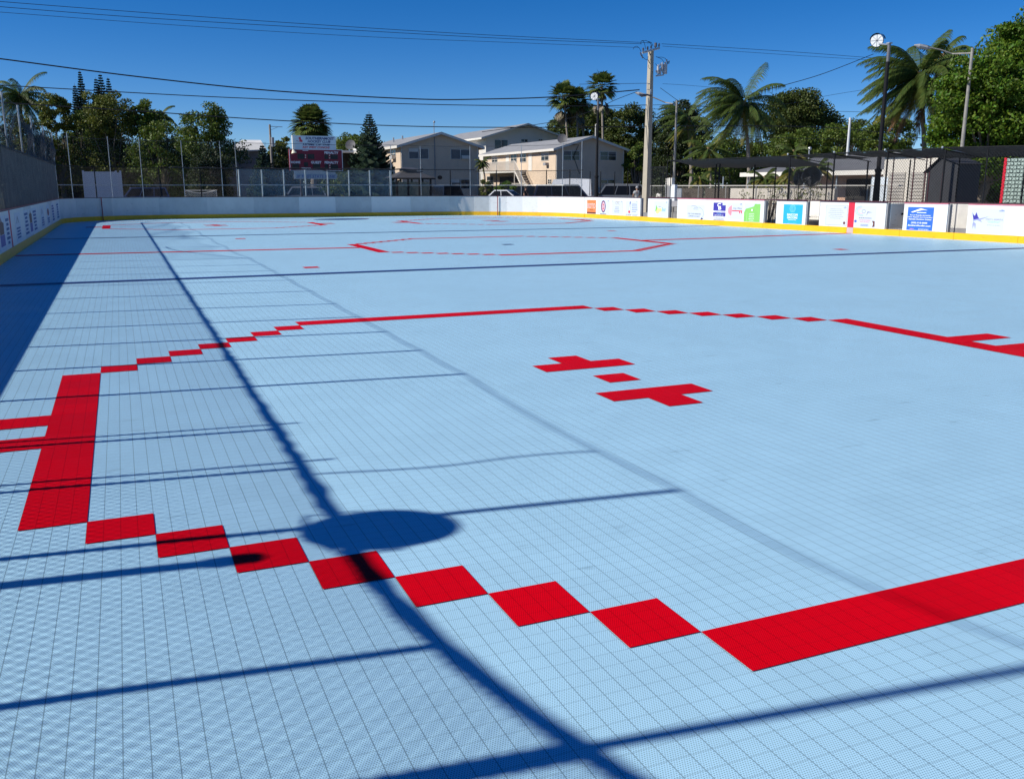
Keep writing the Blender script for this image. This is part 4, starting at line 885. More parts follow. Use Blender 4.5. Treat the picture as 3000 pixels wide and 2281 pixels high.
q = GB.sz(*Z3(1560, 240)); q2 = GB.sz(*Z3(1640, 235)); MB().tube([GB.p(q[0], q[1], .3), GB.p((q[0]+q2[0])/2, q[1]+.3, .3), GB.p(q2[0], q2[1], .3), GB.p(*GB.sz(*Z3(1600, 330)), .3), GB.p(*GB.sz(*Z3(1650, 470)), .3)], .09, 5).build('loose_cable', black, hB)
for hh, PP, wdt, ze_h in ((hA, GA, xa1-xa0, zeA), (hB, GB, xb1-xb0, zeB)):
    for q in (.25, wdt-.45): MB().wbox(PP, q, q+.2, 0, ze_h-.3, .01, .2).build('downspout', trimw, hh)
    MB().wbox(PP, wdt*.62, wdt*.62+1.0, 3.2, 4.8, .01, .45).build('meter_box', roof_g, hh)
    MB().wbox(PP, .0, wdt, -.3, .8, .012, .06).build('plinth', stucco_g, hh)
# house C, white, further back
Y2 = 335.0
xc0, xc1 = PY(*Z3(893, 200), Y2)[0], PY(*Z3(1520, 200), Y2)[0]
zeC = PY(*Z3(893, 165), Y2)[2]; zrC = PY(*Z3(1205, 68), Y2)[2]
hC = gable_house('apartment_house', 'white three storey house with a low grey gable rising behind the two cream houses', 'house', xc0, xc1, Y2, Y2+75, zeC, zrC, stucco_w, roof_g, over=3)
GC = Plane((xc0, Y2), (xc1, Y2)); window(GC, hC, px_box(GC, *Z3(965, 195), *Z3(1068, 262)), cross=0); window(GC, hC, px_box(GC, *Z3(1180, 190), *Z3(1230, 210)), cross=0); window(GC, hC, px_box(GC, *Z3(1320, 190), *Z3(1350, 200)), cross=0)
MB().wbox(GC, -1.5, 20, zeC-11.5, zeC-10.6, .02, 5).build('balcony', stucco_w, hC)
MB().box(xc0-14, xc0-.05, Y2+8, Y2+60, -.3, PY(1404, 430, Y2)[2]).build('side_wing', stucco_w, hC)
# house D, left
Y3 = 300.0
Zs2 = lambda a, b: (600+a/3.6833, 280+b/3.6833)
xd0, xd1 = PY(*Zs2(385, 650), Y3)[0], PY(*Zs2(598, 650), Y3)[0]
zD = PY(*Zs2(500, 578), Y3)[2]; zDr = PY(*Zs2(500, 478), Y3)[2]
hD = thing('small_house', 'grey clapboard house with a bright white metal roof left of the scoreboard', 'house', ((xd0+xd1)/2, Y3, 0))
MB().box(xd0-16, xd1, Y3, Y3+26, -.3, zD+.1).build('wall', mat('clapboard_grey', (.22, .23, .26), .8, var=.1), hD)
V = [PY(*Zs2(240, 600), Y3-2), PY(*Zs2(665, 580), Y3-2), PY(*Zs2(603, 480), Y3+12), PY(*Zs2(400, 478), Y3+12)]
cb_ = MB(); V += [v+np.array([0, 0, -.4]) for v in V]; cb_.add(V, [(0, 1, 2, 3), (7, 6, 5, 4), (0, 4, 5, 1), (1, 5, 6, 2), (3, 2, 6, 7), (0, 3, 7, 4)])
x2, y2 = (V[2]+V[3])[:2]/2; cb_.add([V[3], V[2], V[1]+np.array([2, 30, 0]), V[0]+np.array([0, 30, 0])], [(0, 1, 2, 3)]); cb_.build('roof', roof_w, hD)
GD = Plane((xd0-16, Y3), (xd1, Y3)); window(GD, hD, px_box(GD, *Zs2(390, 615), *Zs2(472, 690)))
cl = MB()
for k in range(12): cl.wbox(GD, 0, xd1-xd0+16, 1+k*1.3, 1.06+k*1.3, .003, .04)
cl.build('clapboard', mat('clapboard_line', (.12, .13, .15), .8), hD)
# building G: low roofs between scoreboard and pine
Y5 = 300.0
p0, p1 = PY(*Zs2(1480, 620), Y5), PY(*Zs2(1800, 620), Y5)
hG = thing('small_house', 'cream house with a low pale roof partly hidden between scoreboard and tall pine', 'house', ((p0[0]+p1[0])/2, Y5, 0))
MB().box(p0[0]+6, p1[0]+8, Y5, Y5+30, -.3, p0[2]).build('wall', stucco, hG)
MB().box(p0[0]-1, p1[0]+8, Y5-4, Y5+30, p0[2], p0[2]+.7).box(p0[0]+10, p1[0]+8, Y5+2, Y5+30, p0[2]+.75, p0[2]+2.6).build('roof', roof_w, hG)
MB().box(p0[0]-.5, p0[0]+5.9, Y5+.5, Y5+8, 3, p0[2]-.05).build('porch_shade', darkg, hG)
dish(hG, PY(*Zs2(1570, 530), Y5+5), 1.8, 3)
# low wall in front of the house yard
lw = thing('yard_wall', 'low grey green garden wall between the two cream houses', 'wall', (95, 242, 0))
p0, p1 = PY(1402, 560, 243), PY(1628, 560, 243); MB().box(p0[0], p1[0], 243, 243.7, -.3, PY(1500, 545, 243)[2]).build('wall_panel', mat('wall_olive', (.13, .125, .10), .9, var=.2), lw)

# ================================================================== BUILDINGS ON THE RIGHT
def XP(u, v, x): return PX(u, v, x)
# long low house with dark hip roof
e0, e1 = PX(2288, 455, 135), PX(2604, 440, 135)
hE = thing('low_house', 'long low house with a dark grey hip roof and shaded porch behind the right canopy', 'house', (140, (e0[1]+e1[1])/2, 0))
ya, yb = e1[1]-10, e0[1]
zr_, ze_ = e1[2]-.2, e1[2]-3.9
MB().box(132, 160, ya+3, yb-2, -.3, ze_-.02).build('wall', mat('stucco_peach', (.66, .42, .30), .9, var=.1), hE)
MB().add([(127, ya-2, ze_), (127, yb+3, ze_), (165, yb+3, ze_), (165, ya-2, ze_), (140, ya+10, zr_), (140, yb-6, zr_-.3)], [(0, 4, 5, 1), (1, 5, 2), (2, 5, 4, 3), (3, 4, 0), (0, 1, 2, 3)]).build('roof', mat('roof_charcoal', (.13, .135, .15), .8, var=.2, vscale=1), hE)
MB().box(126.6, 127, ya-2, yb+3, ze_-.7, ze_+.15).build('fascia', trimw, hE)
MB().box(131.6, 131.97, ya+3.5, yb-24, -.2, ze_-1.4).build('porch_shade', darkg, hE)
for k in range(7): MB().cyl((127.6, ya+6+k*9, -.2), (127.6, ya+6+k*9, ze_-.6), .16, 8).build('porch_post', mat('post_blue_grey', (.25, .3, .35), .5), hE)
q = PX(2371, 440, 133); MB().cyl((q[0], q[1], q[2]-6), q, .15, 8).ball(q+np.array([.1, 0, .3]), .4, 8, 6).build('service_mast', galv, hE)
# low pale garden wall with wire fence in front
gw = thing('garden_wall', 'low sunlit white garden wall behind the grey wire fence on the right', 'wall', (93, 100, 0))
a_, b_ = PX(2140, 560, 93)[1], PX(2445, 560, 93)[1]
MB().box(93, 93.6, b_, a_, -.3, 5.0).build('wall_panel', mat('garden_wall_white', (.52, .48, .42), .9, var=.2, vscale=.8, bump=.3), gw)
a2 = PX(1990, 560, 93)[1]
hs = thing('dark_screen_fence', 'dark brown brush screen panels behind the wire fence near the electric cabinet', 'fence', (93, 130, 0))
for q0, q1 in ((a_+.5, (a_+a2)/2-.4), ((a_+a2)/2+.4, a2)): MB().box(93, 93.3, q0, q1, -.3, 5.0).build('panel', mat('brush_brown', (.055, .042, .032), .95, var=.5, vscale=6, bump=.5), hs)
gf = thing('wire_fence', 'waist high grey wire fence with pale top rail running behind the right canopy', 'fence', (89.5, 100, 0))
GFp = Plane((89.5, a2+4), (89.5, 70)); gl = a2+4-70; gfm = mat('wire_grey', (.30, .29, .27), .5, metal=.3)
chain_mesh(GFp, 0, gl, .1, 5.35, D=.36, r=.012).build('chain_link', gfm, gf)
MB().cyl(GFp.p(0, 5.4), GFp.p(gl, 5.4), .075, 8).build('top_rail', mat('rail_pale', (.5, .48, .44), .5), gf)
for s_ in np.arange(0, gl, 7.5): MB().cyl(GFp.p(s_, -.2), GFp.p(s_, 5.5), .1, 8).build('fence_post', gfm, gf)
# white utility building with louvred doors, and a dark block standing in for the shadow on its wall
u0, u1 = PX(2470, 500, 101)[1], PX(2760, 500, 101)[1]
wb = thing('utility_building', 'sunlit white block building with slatted shutters behind the right fence', 'building', (101, (u0+u1)/2, 0))
MB().box(101, 104, u1, u0-8, -.3, 9.6).build('wall', mat('block_white', (.60, .56, .49), .85, var=.08, vscale=.6, bump=.2), wb)
MB().box(100.2, 104.5, u1-.5, u0-7.5, 9.6, 9.9).build('roof', roof_g, wb)
WP = Plane((101, u0), (101, u1))
for ua, ub in ((2602, 2650), (2664, 2705)):
    s0, s1, z0, z1 = px_box(WP, ua, 510, ub, 600); f = MB()
    for z in np.arange(1.0, 7.0, .45): f.wbox(WP, s0, s1, z, z+.35, .01, .14)
    f.build('shutter', mat('shutter_beige', (.40, .37, .33), .7), wb)
s0, s1, z0, z1 = px_box(WP, 2553, 528, 2600, 600); MB().wbox(WP, s0, s1, .2, 6.6, .01, .1).build('door', mat('door_pale_blue', (.62, .68, .72), .6), wb)
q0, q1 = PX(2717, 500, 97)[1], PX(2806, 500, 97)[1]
sh = thing('wall_shadow_block', 'dark slant topped block standing in for the shadow on the white utility building', 'shadow block', (97, (q0+q1)/2, 0))  # solid dark form added where only the canopy's shadow falls on the wall
chm = mat('wall_shadow_charcoal', (.030, .032, .038), .8, var=.15)
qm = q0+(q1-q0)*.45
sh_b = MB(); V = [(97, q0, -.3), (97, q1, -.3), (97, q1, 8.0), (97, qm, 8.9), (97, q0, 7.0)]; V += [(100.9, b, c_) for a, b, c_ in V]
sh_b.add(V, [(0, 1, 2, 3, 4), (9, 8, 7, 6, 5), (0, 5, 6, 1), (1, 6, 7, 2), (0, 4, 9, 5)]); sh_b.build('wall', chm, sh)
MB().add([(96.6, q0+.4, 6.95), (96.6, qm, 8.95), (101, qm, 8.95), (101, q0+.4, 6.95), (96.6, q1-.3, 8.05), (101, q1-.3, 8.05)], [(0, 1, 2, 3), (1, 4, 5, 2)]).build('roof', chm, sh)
# green slatted wall with red edge at the right border
g0, g1 = PX(2945, 520, 95)[1], PX(3150, 520, 95)[1]
gs = thing('slatted_screen', 'pale green woven slat screen with a bright red edge at the far right', 'screen', (95, (g0+g1)/2, 0))
GS = Plane((95, g0), (95, g1)); gl2 = abs(g1-g0)
f = MB(); f.wbox(GS, 0, gl2, -.3, 8.3, -.2, -.1)
pg = mat('slat_pale_green', (.33, .42, .38), .7, var=.15); f.build('backing', mat('slat_back', (.08, .11, .10), .8), gs); f = MB()
for k in range(20):
    z = .1+k*.42
    for j, s_ in enumerate(np.arange(0, gl2, .45)): f.wbox(GS, s_, s_+.38, z+(.05 if j % 2 else 0), z+.33, -.095, -.04+.05*((j+k) % 2))
f.build('slats', pg, gs); MB().wbox(GS, -.35, 0, -.3, 8.5, -.25, .05).build('red_edge', mat('edge_red', (.55, .01, .03), .5), gs)
pr = thing('pitched_awning', 'small pinkish sloping roof edge above the green screen', 'awning', (103, g1, 0))
MB().add([(102, g0-3, 9.2), (102, g1-10, 11.5), (108, g1-10, 12.2), (108, g0-3, 9.4)], [(0, 1, 2, 3)]).add([(102, g0-3, 9.0), (102, g1-10, 11.2), (108, g1-10, 11.9), (108, g0-3, 9.2)], [(3, 2, 1, 0)]).build('roof', mat('roof_pink', (.5, .25, .22), .7), pr)
MB().cyl((103, g1-9, -.3), (103, g1-9, 11.4), .2, 8).cyl((103, g0-5, -.3), (103, g0-5, 9.3), .2, 8).build('post', greyd, pr)
# bus shelter
kx = PD(1207, 560, 205)
ks = thing('bus_shelter', 'glazed shelter with a dark hipped metal roof and a raised cap on the street', 'shelter', (kx[0], kx[1], 0))
kx0, kx1 = PY(1163, 560, kx[1])[0], PY(1262, 560, kx[1])[0]; ky0, ky1 = kx[1], kx[1]+6; kz = PY(1200, 521, kx[1])[2]
for X_ in np.linspace(kx0, kx1, 4):
    for Y_ in (ky0, ky1): MB().box(X_-.18, X_+.18, Y_-.18, Y_+.18, -.3, kz).build('post', black, ks)
MB().box(kx0+.3, kx1-.3, ky0+.02, ky0+.08, .6, kz-.9).build('glass_wall', mat('shelter_glass', (.05, .10, .11), .1, spec=.6, alpha=.75), ks); MB().box(kx0+.3, kx1-.3, ky1-.08, ky1-.02, .6, kz-.9).build('glass_wall', MATS['shelter_glass'], ks)
kr = mat('roof_metal_dark', (.10, .10, .105), .45, metal=.3, var=.2); zc = PY(1200, 503, kx[1])[2]
MB().add([(kx0-1.0, ky0-1, kz), (kx1+1.0, ky0-1, kz), (kx1+1.0, ky1+1, kz), (kx0-1.0, ky1+1, kz), (kx0+1.9, ky0+1.4, zc), (kx1-2.6, ky0+1.4, zc), (kx1-2.6, ky1-1.4, zc), (kx0+1.9, ky1-1.4, zc)], [(0, 1, 5, 4), (1, 2, 6, 5), (2, 3, 7, 6), (3, 0, 4, 7), (3, 2, 1, 0), (4, 5, 6, 7)]).build('roof', kr, ks)
MB().box(kx0+2.0, kx1-2.8, ky0+1.5, ky1-1.5, zc+.03, zc+.55).add([(kx0+1.6, ky0+1, zc+.55), (kx1-2.4, ky0+1, zc+.55), (kx1-2.4, ky1-1, zc+.55), (kx0+1.6, ky1-1, zc+.55), (kx0+2.4, 0.5*(ky0+ky1), zc+1.0), (kx1-3.2, .5*(ky0+ky1), zc+1.0)], [(0, 1, 5, 4), (1, 2, 5), (2, 3, 4, 5), (3, 0, 4), (3, 2, 1, 0)]).build('roof_cap', kr, ks)
MB().box(kx0-.9, kx1+.9, ky0-.95, ky0-.8, kz-.35, kz+.02).build('gutter', black, ks)
# white vinyl fence panels
vf = thing('vinyl_fence', 'tall white vinyl privacy fence panels standing alone behind the far left boards', 'fence', PD(298, 560, 215)*np.array([1, 1, 0]))
yv = PD(298, 560, 215)[1]; v0, v1 = PY(244, 540, yv)[0], PY(353, 540, yv)[0]; zv = PY(298, 503, yv)[2]
VP = Plane((v0, yv), (v1, yv)); vw = v1-v0; vin = mat('vinyl_white', (.62, .60, .62), .5, var=.04)
MB().wbox(VP, .3, vw*.88, 0, zv-.3, -.15, -.03).build('panel', vin, vf); MB().wbox(VP, .3, vw*.88, zv-.3, zv, -.2, .02).build('rail', vin, vf); MB().wbox(VP, .3, vw*.88, 4.2, 4.6, -.02, .04).build('rail', vin, vf)
for s_ in (0, vw*.88, vw): MB().wbox(VP, s_-.02, s_+.42, -.3, zv+.25, -.25, .1).build('post', vin, vf)
MB().wbox(VP, vw*.88+.42, vw-.02, 0, zv-.2, -.15, -.03).build('panel', vin, vf)
# ================================================================== PLANTS
def leafm(name, col, tr=0.25, isl=0.45): return mat(name, col, 0.55, spec=.3, island=isl, trans=tr)
bark = mat('bark_grey', (.16, .13, .10), .95, var=.35, vscale=4, bump=.6); bark_p = mat('palm_bark', (.24, .205, .17), .95, var=.3, vscale=6, bump=.6)
lf_dark = leafm('leaf_dark', (.034, .052, .014)); lf_mid = leafm('leaf_mid', (.095, .140, .020)); lf_bright = leafm('leaf_bright', (.088, .160, .012), .35)
lf_olive = leafm('leaf_olive', (.118, .138, .024)); lf_pine = leafm('needle_dark', (.022, .048, .022), .08, .3); lf_yel = leafm('leaf_yellowish', (.12, .14, .02), .35)
lf_banyan = leafm('leaf_banyan', (.062, .085, .016)); lf_palm = leafm('palm_leaf', (.062, .096, .018), .3, .4); lf_palmy = leafm('palm_leaf_yellow', (.17, .16, .028), .35, .35)
lf_deadp = leafm('palm_leaf_dead', (.14, .075, .038), .2, .4)
def leaf_quads(cen, size, nrm=None, aspect=.55, flat=0.0):
    n = len(cen); a = RNG.normal(size=(n, 3)); a[:, 2] *= (1-flat*.8); a /= np.linalg.norm(a, axis=1)[:, None]
    b = RNG.normal(size=(n, 3)); b -= a*np.sum(a*b, 1)[:, None]; b /= np.linalg.norm(b, axis=1)[:, None]
    s = size*RNG.uniform(.6, 1.35, n)[:, None]
    return np.stack([cen-a*s, cen-b*s*aspect, cen+a*s, cen+b*s*aspect], 1)
def crown_points(cx, cy, cz, rx, ry, rz, nclump, per, crad, hollow=.55, bottom=-.75, seed=0, ragged=.25):
    g = np.random.default_rng(seed); pts = []; cents = []
    while len(cents) < nclump:
        d = g.normal(size=3); d /= np.linalg.norm(d); 
        if d[2] < bottom: continue
        q = g.uniform(hollow, 1.0)**.6*(1+g.uniform(-ragged, ragged)*.8); cents.append(np.array([cx+d[0]*rx*q, cy+d[1]*ry*q, cz+d[2]*rz*q]))
    for c in cents:
        k = int(per*g.uniform(.6, 1.4)); r = crad*g.uniform(.6, 1.35)
        d = g.normal(size=(k, 3)); d /= np.linalg.norm(d, axis=1)[:, None]; q = g.uniform(0.15, 1, k)**.5
        pts.append(c+d*q[:, None]*np.array([r*1.15, r*1.15, r*.72]))
    return np.concatenate(pts), cents
def broad_tree(name, label, base, crowns, lm, leaf=.34, seed=1, trunk_r=.8, group=None, per=120, nclump=45, crad=None, twigs=True, ragged=.25, bottom=-.75):
    """crowns = [(x,y,z,rx,ry,rz)]"""
    base = np.array([base[0], base[1], -.3]); t = thing(name, label, 'tree', base, group); P_ = []; ctr = []
    for i, (cx, cy, cz, rx, ry, rz_) in enumerate(crowns):
        cr_ = crad or (rx*ry*rz_)**(1/3)*.30
        p, c = crown_points(cx, cy, cz, rx, ry, rz_, nclump, int(per*1.7), cr_, seed=seed*17+i, ragged=ragged, bottom=bottom); P_.append(p); ctr += c
    P_ = np.concatenate(P_); P_ = P_[P_[:, 2] > .3]
    MB().quads(leaf_quads(P_, leaf)).build('crown', lm, t)
    g = random.Random(seed); tr = MB(); cc = np.mean([c[:3] for c in crowns], 0); fork = base+(np.array([cc[0], cc[1], 0])-base*np.array([1, 1, 0]))*np.array([.5, .5, 0])+np.array([0, 0, max(3.0, (cc[2]-crowns[0][5])*.55)])
    tr.tube([base, base+(fork-base)*.5+np.array([.2, 0, 0]), fork], [trunk_r*1.25, trunk_r, trunk_r*.8], 9)
    for k in range(min(len(ctr), 26)):
        c = ctr[g.randrange(len(ctr))]; m_ = (fork+c)/2+np.array([g.uniform(-1, 1), g.uniform(-1, 1), g.uniform(0, 1.5)]); tr.tube([fork-(0, 0, .3), m_, c], [trunk_r*.4, trunk_r*.2, .05], 5, False)
    tr.build('trunk', bark, t); return t
def ext(u0, u1, v0, v1, dep, ry=None):
    c = PD((u0+u1)/2, (v0+v1)/2, dep); rx = (u1-u0)/2*dep/FPX; rz_ = (v1-v0)/2*dep/FPX; return (c[0], c[1], c[2], rx, ry or rx, rz_)
# --- left background
G1 = 'broad leaved trees behind the far left corner'
def bt(label, boxes, dep, lm, seed, group=None, name='leafy_tree', **k):
    cr = [ext(*b, dep+(b2 or 0)) for *b, b2 in boxes]; broad_tree(name, label, (cr[0][0], cr[0][1]), cr, lm, seed=seed, group=group, **k)
bt('olive green tree standing nearest the left net poles', [(20, 130, 345, 560, 0)], 245, lf_olive, 1, G1, nclump=46, per=75)
bt('tall rounded olive tree left of the twin pines', [(122, 205, 275, 400, 0), (100, 230, 380, 580, 6)], 265, lf_olive, 2, G1, nclump=48, per=85)
bt('broad yellow green tree with loose top right of the dark pines', [(262, 395, 270, 440, 0), (235, 420, 400, 600, 8)], 268, lf_olive, 3, G1, nclump=62, per=105)
bt('lower sparse green tree beside a small ragged palm', [(385, 475, 310, 400, 0), (370, 520, 385, 600, 5)], 272, lf_mid, 4, G1, nclump=46, per=75, ragged=.5)
bt('spreading green tree with open branches left of the white roofed house', [(535, 655, 318, 430, 0), (515, 690, 380, 520, 4), (505, 665, 440, 610, 10)], 262, lf_mid, 5, G1, nclump=48, per=85, ragged=.4)
bt('dense dark shrubby tree behind the white vinyl panels', [(200, 430, 392, 620, 0)], 292, lf_dark, 6, G1, nclump=80, per=120)
bt('dense dark shrubby tree behind the practice net', [(390, 650, 402, 620, 0)], 290, lf_dark, 7, G1, nclump=80, per=120)
bt('dark shrubby tree filling the far left corner', [(30, 260, 385, 620, 0)], 285, lf_dark, 8, G1, nclump=80, per=120)
bt('dark leafy bush before the grey clapboard house', [(560, 672, 440, 600, 0)], 255, lf_dark, 9, G1, nclump=60, per=90)
bt('yellow green tree behind the small wooden utility pole', [(792, 862, 398, 520, 0)], 285, lf_yel, 10, None, nclump=42, per=80)
bt('dark tree under the fan palm left of the scoreboard', [(782, 870, 440, 580, 0), (840, 1000, 470, 600, 6)], 270, lf_dark, 11, None, nclump=50, per=90)
bt('green tree behind the right half of the club sign', [(975, 1075, 392, 470, 0)], 340, lf_mid, 12, None, nclump=50, per=80)
bt('small yellowish shrub seen through the blue windscreen mesh', [(960, 1145, 500, 600, 0)], 225, lf_mid, 13, None, name='shrub', nclump=36, per=60, trunk_r=.2, leaf=.35)
bt('clipped green shrub behind the silver saloon car', [(1455, 1515, 537, 580, 0)], 236, lf_bright, 14, None, name='shrub', nclump=20, per=60, trunk_r=.15, leaf=.3)
bt('low bush at the foot of the small palm between the houses', [(1402, 1440, 520, 590, 0)], 262, lf_olive, 15, None, name='shrub', nclump=16, per=50, trunk_r=.12, leaf=.35)
bt('leafy tree filling the gap between the rounded olive tree and the broad one', [(190, 290, 330, 520, 0)], 275, lf_mid, 16, G1, nclump=52, per=85)
bt('leafy tree filling the hollow below the young palm', [(400, 545, 365, 560, 0)], 266, lf_mid, 17, G1, nclump=60, per=85)
bt('dim leafy tree under the far left coconut palm', [(-20, 120, 370, 580, 0)], 262, lf_dark, 18, G1, nclump=60, per=85)
# --- right background: banyans
bt('dark banyan crown behind the trio of fan palms', [(1608, 1790, 330, 440, 0), (1680, 1800, 320, 420, 8)], 385, lf_banyan, 21, None, name='banyan_tree', nclump=70, per=110, leaf=.5, trunk_r=1.5)
bt('wide rounded banyan crown left of the concrete pole', [(1775, 1925, 315, 480, 0), (1790, 1915, 400, 560, 6)], 350, lf_banyan, 22, None, name='banyan_tree', nclump=80, per=110, leaf=.45, trunk_r=1.5)
bt('dark banyan crown behind the metal street lamp', [(1925, 2065, 310, 480, 0), (1900, 2060, 420, 580, 8)], 330, lf_dark, 23, None, name='banyan_tree', nclump=80, per=110, leaf=.42, trunk_r=1.4)
bt('bright green bush below the banyan at the house corner', [(1828, 1900, 425, 520, 0)], 290, lf_mid, 24, None, nclump=40, per=80)
bt('tall dark banyan crown right of the windblown palm', [(2230, 2410, 272, 420, 0), (2260, 2450, 300, 480, 8)], 330, lf_banyan, 25, None, name='banyan_tree', nclump=90, per=120, leaf=.42, trunk_r=1.6)
bt('mid green tree mass under the windblown palm', [(2040, 2200, 400, 580, 0), (2180, 2330, 400, 560, 5)], 275, lf_mid, 26, None, nclump=60, per=100)
bt('green tree in front of the tall banyan above the long low house', [(2270, 2400, 380, 520, 0), (2380, 2560, 372, 500, 5)], 262, lf_mid, 27, None, nclump=60, per=100)
bt('low dark tree crown between the banyan and the right floodlight', [(2455, 2540, 362, 450, 0)], 290, lf_banyan, 28, None, nclump=40, per=80)
bt('green tree behind the right floodlight pole', [(2540, 2660, 330, 470, 0)], 240, lf_mid, 29, None, nclump=56, per=90)
bt('large bright green tree filling the right edge above the canopy', [(2760, 2990, 185, 400, 0), (2900, 3130, 70, 330, 3), (2740, 3000, 320, 560, 6), (2930, 3200, 260, 560, 0)], 150, lf_bright, 30, None, nclump=105, per=170, leaf=.30, crad=2.1, trunk_r=.9, ragged=.35)
bt('darker green tree below and behind the large bright tree', [(2780, 3100, 380, 600, 0)], 172, lf_mid, 31, None, nclump=90, per=120, leaf=.35, crad=2.2)
bt('far green tree line behind the white house', [(1500, 1620, 425, 520, 0)], 470, lf_dark, 32, None, nclump=40, per=80, leaf=.9)
far = MB(); g = np.random.default_rng(3); pts = []
for k in range(190):
    an = YAW+g.uniform(-.62, .62); d = g.uniform(560, 640); pts.append(CAM+np.array([math.sin(an)*d, math.cos(an)*d, 0])*1.0+np.array([0, 0, g.uniform(2, 12)]))
pts = np.concatenate([p+g.normal(size=(120, 3))*np.array([10, 10, 5]) for p in pts]); pts = pts[pts[:, 2] > 0]
tag(MB().quads(leaf_quads(pts, 1.9)).build('distant_wood', lf_dark), 'far dark line of woods glimpsed between houses', 'woods', kind='stuff')

# --- Norfolk pines
def norfolk(label, base, top, r0, dep_n=26, zlow=3.0, seed=1, lean=(0, 0), group='tiered conifers', th_=1.0):
    base = np.array([base[0], base[1], -.3]); t = thing('norfolk_pine', label, 'pine tree', base, group); H = top
    tip = base+np.array([lean[0], lean[1], H+.3]); MB().tube([base, (base+tip)/2, tip], [max(.3, r0*.05), r0*.035, .04], 8).build('trunk', bark, t)
    g = random.Random(seed); mb = MB(); br = MB(); z = zlow; Q = []
    while z < H-.4:
        f = (z-zlow)/(H-zlow); L = r0*(1-f)**.95+.22; n = 7 if f < .6 else 5; a0 = g.uniform(0, 6.28); c = base+(tip-base)*(z/H)
        for k in range(n):
            a = a0+2*math.pi*k/n+g.uniform(-.12, .12); d = np.array([math.cos(a), math.sin(a), 0]); sd = np.array([-d[1], d[0], 0]); l = L*g.uniform(.8, 1.08)
            pts = [c+d*l*q+np.array([0, 0, l*(-.10*math.sin(q*2.4)+.22*q**3)]) for q in (0, .35, .7, 1)]
            br.tube(pts, [.07, .055, .04, .02], 3, False); ns = max(4, int(l*2.3))
            for j in range(1, ns+1):
                q = j/ns; p = c+d*l*q+np.array([0, 0, l*(-.10*math.sin(q*2.4)+.22*q**3)]); w = (.36*l*(1-q)**.5+.10+.28*(1-f))*(.6+.4*th_)*(1 if q > .12 else .4)
                for sg in (-1, 1):
                    e = sd*sg*w+d*w*.45+np.array([0, 0, .30*w]); th = d*.20+np.array([0, 0, -.05]); up = np.array([0, 0, .26*(1-.6*f)*th_])
                    Q.append([p-th-up, p+th-up, p+e+th*.5, p+e-th*.5]); Q.append([p-up*1.2, p+up*.9, p+e+up*.6, p+e-up*.3])
        z += max(.5, (H-zlow)/dep_n*(1-.4*f))
    mb.quads(np.array(Q)).build('foliage', lf_pine, t); br.build('branches', bark, t); return t
def np_at(label, u, vtop, dep, r_px, seed, n=26, vlow=590, zlow=None, th_=1.9):
    p = PD(u, vtop, dep); return norfolk(label, p, p[2]+.3, r_px*dep/FPX, n, zlow if zlow is not None else 3.0, seed, th_=th_)
np_at('tall dark tiered pine right of the scoreboard with its pointed top in the sky', 1081, 330, 212, 98, 1, 30, zlow=2.0, th_=1.15)
np_at('slim dark tiered pine, taller of the pair on the left', 233, 208, 290, 50, 2, 34)
np_at('slim dark tiered pine, shorter of the pair on the left', 218, 247, 288, 44, 3, 32)
np_at('tiered pine rising behind the broad olive tree, central spire', 293, 217, 300, 72, 4, 30)
np_at('tiered pine tip just right of the central spire', 316, 228, 304, 56, 5, 30)
np_at('tiered pine tip just left of the central spire', 280, 230, 298, 50, 6, 30)
np_at('small dark tiered pine in front of the clapboard house', 768, 425, 250, 62, 7, 16, zlow=1)

# --- palms
def frond(Q, o, az, el, L, droop, wind, nl=26, w=1.5, lift=0.0, g=random):
    d = np.array([math.cos(az)*math.cos(el), math.sin(az)*math.cos(el), math.sin(el)]); p = np.array(o, float); pts = [p.copy()]; steps = 10; v = d.copy()
    for k in range(steps):
        v = unit(v+np.array([0, 0, -droop/steps])*(0.4+1.2*k/steps)+np.asarray(wind)*(k/steps)*.22); p = p+v*L/steps; pts.append(p.copy())
    pts = np.array(pts)
    for k in range(nl):
        q = .10+.9*(k+.5)/nl; x = q*steps; i = min(int(x), steps-1); pp = pts[i]+(pts[i+1]-pts[i])*(x-i); tg = unit(pts[i+1]-pts[i]); sd = unit(np.cross(tg, (0, 0, 1.0001))); up = np.cross(sd, tg)
        ll = w*(math.sin(math.pi*min(1, q*.9+.08))**.7+.15)*g.uniform(.7, 1.15)
        for sg in (-1, 1):
            e = unit(sd*sg*.75+tg*.7+up*.1+np.array([0, 0, -.6])+np.asarray(wind)*.45); mid = pp+e*ll*.5; tip = pp+unit(e+np.array([0, 0, -.75])+np.asarray(wind)*.5)*ll*.55+e*ll*.45
            wd = tg*.085*g.uniform(.7, 1.25); Q.append([pp-wd, pp+wd, mid+wd*1.1, mid-wd*1.1]); Q.append([mid-wd*1.1, mid+wd*1.1, tip+wd*.15, tip-wd*.15])
    return pts
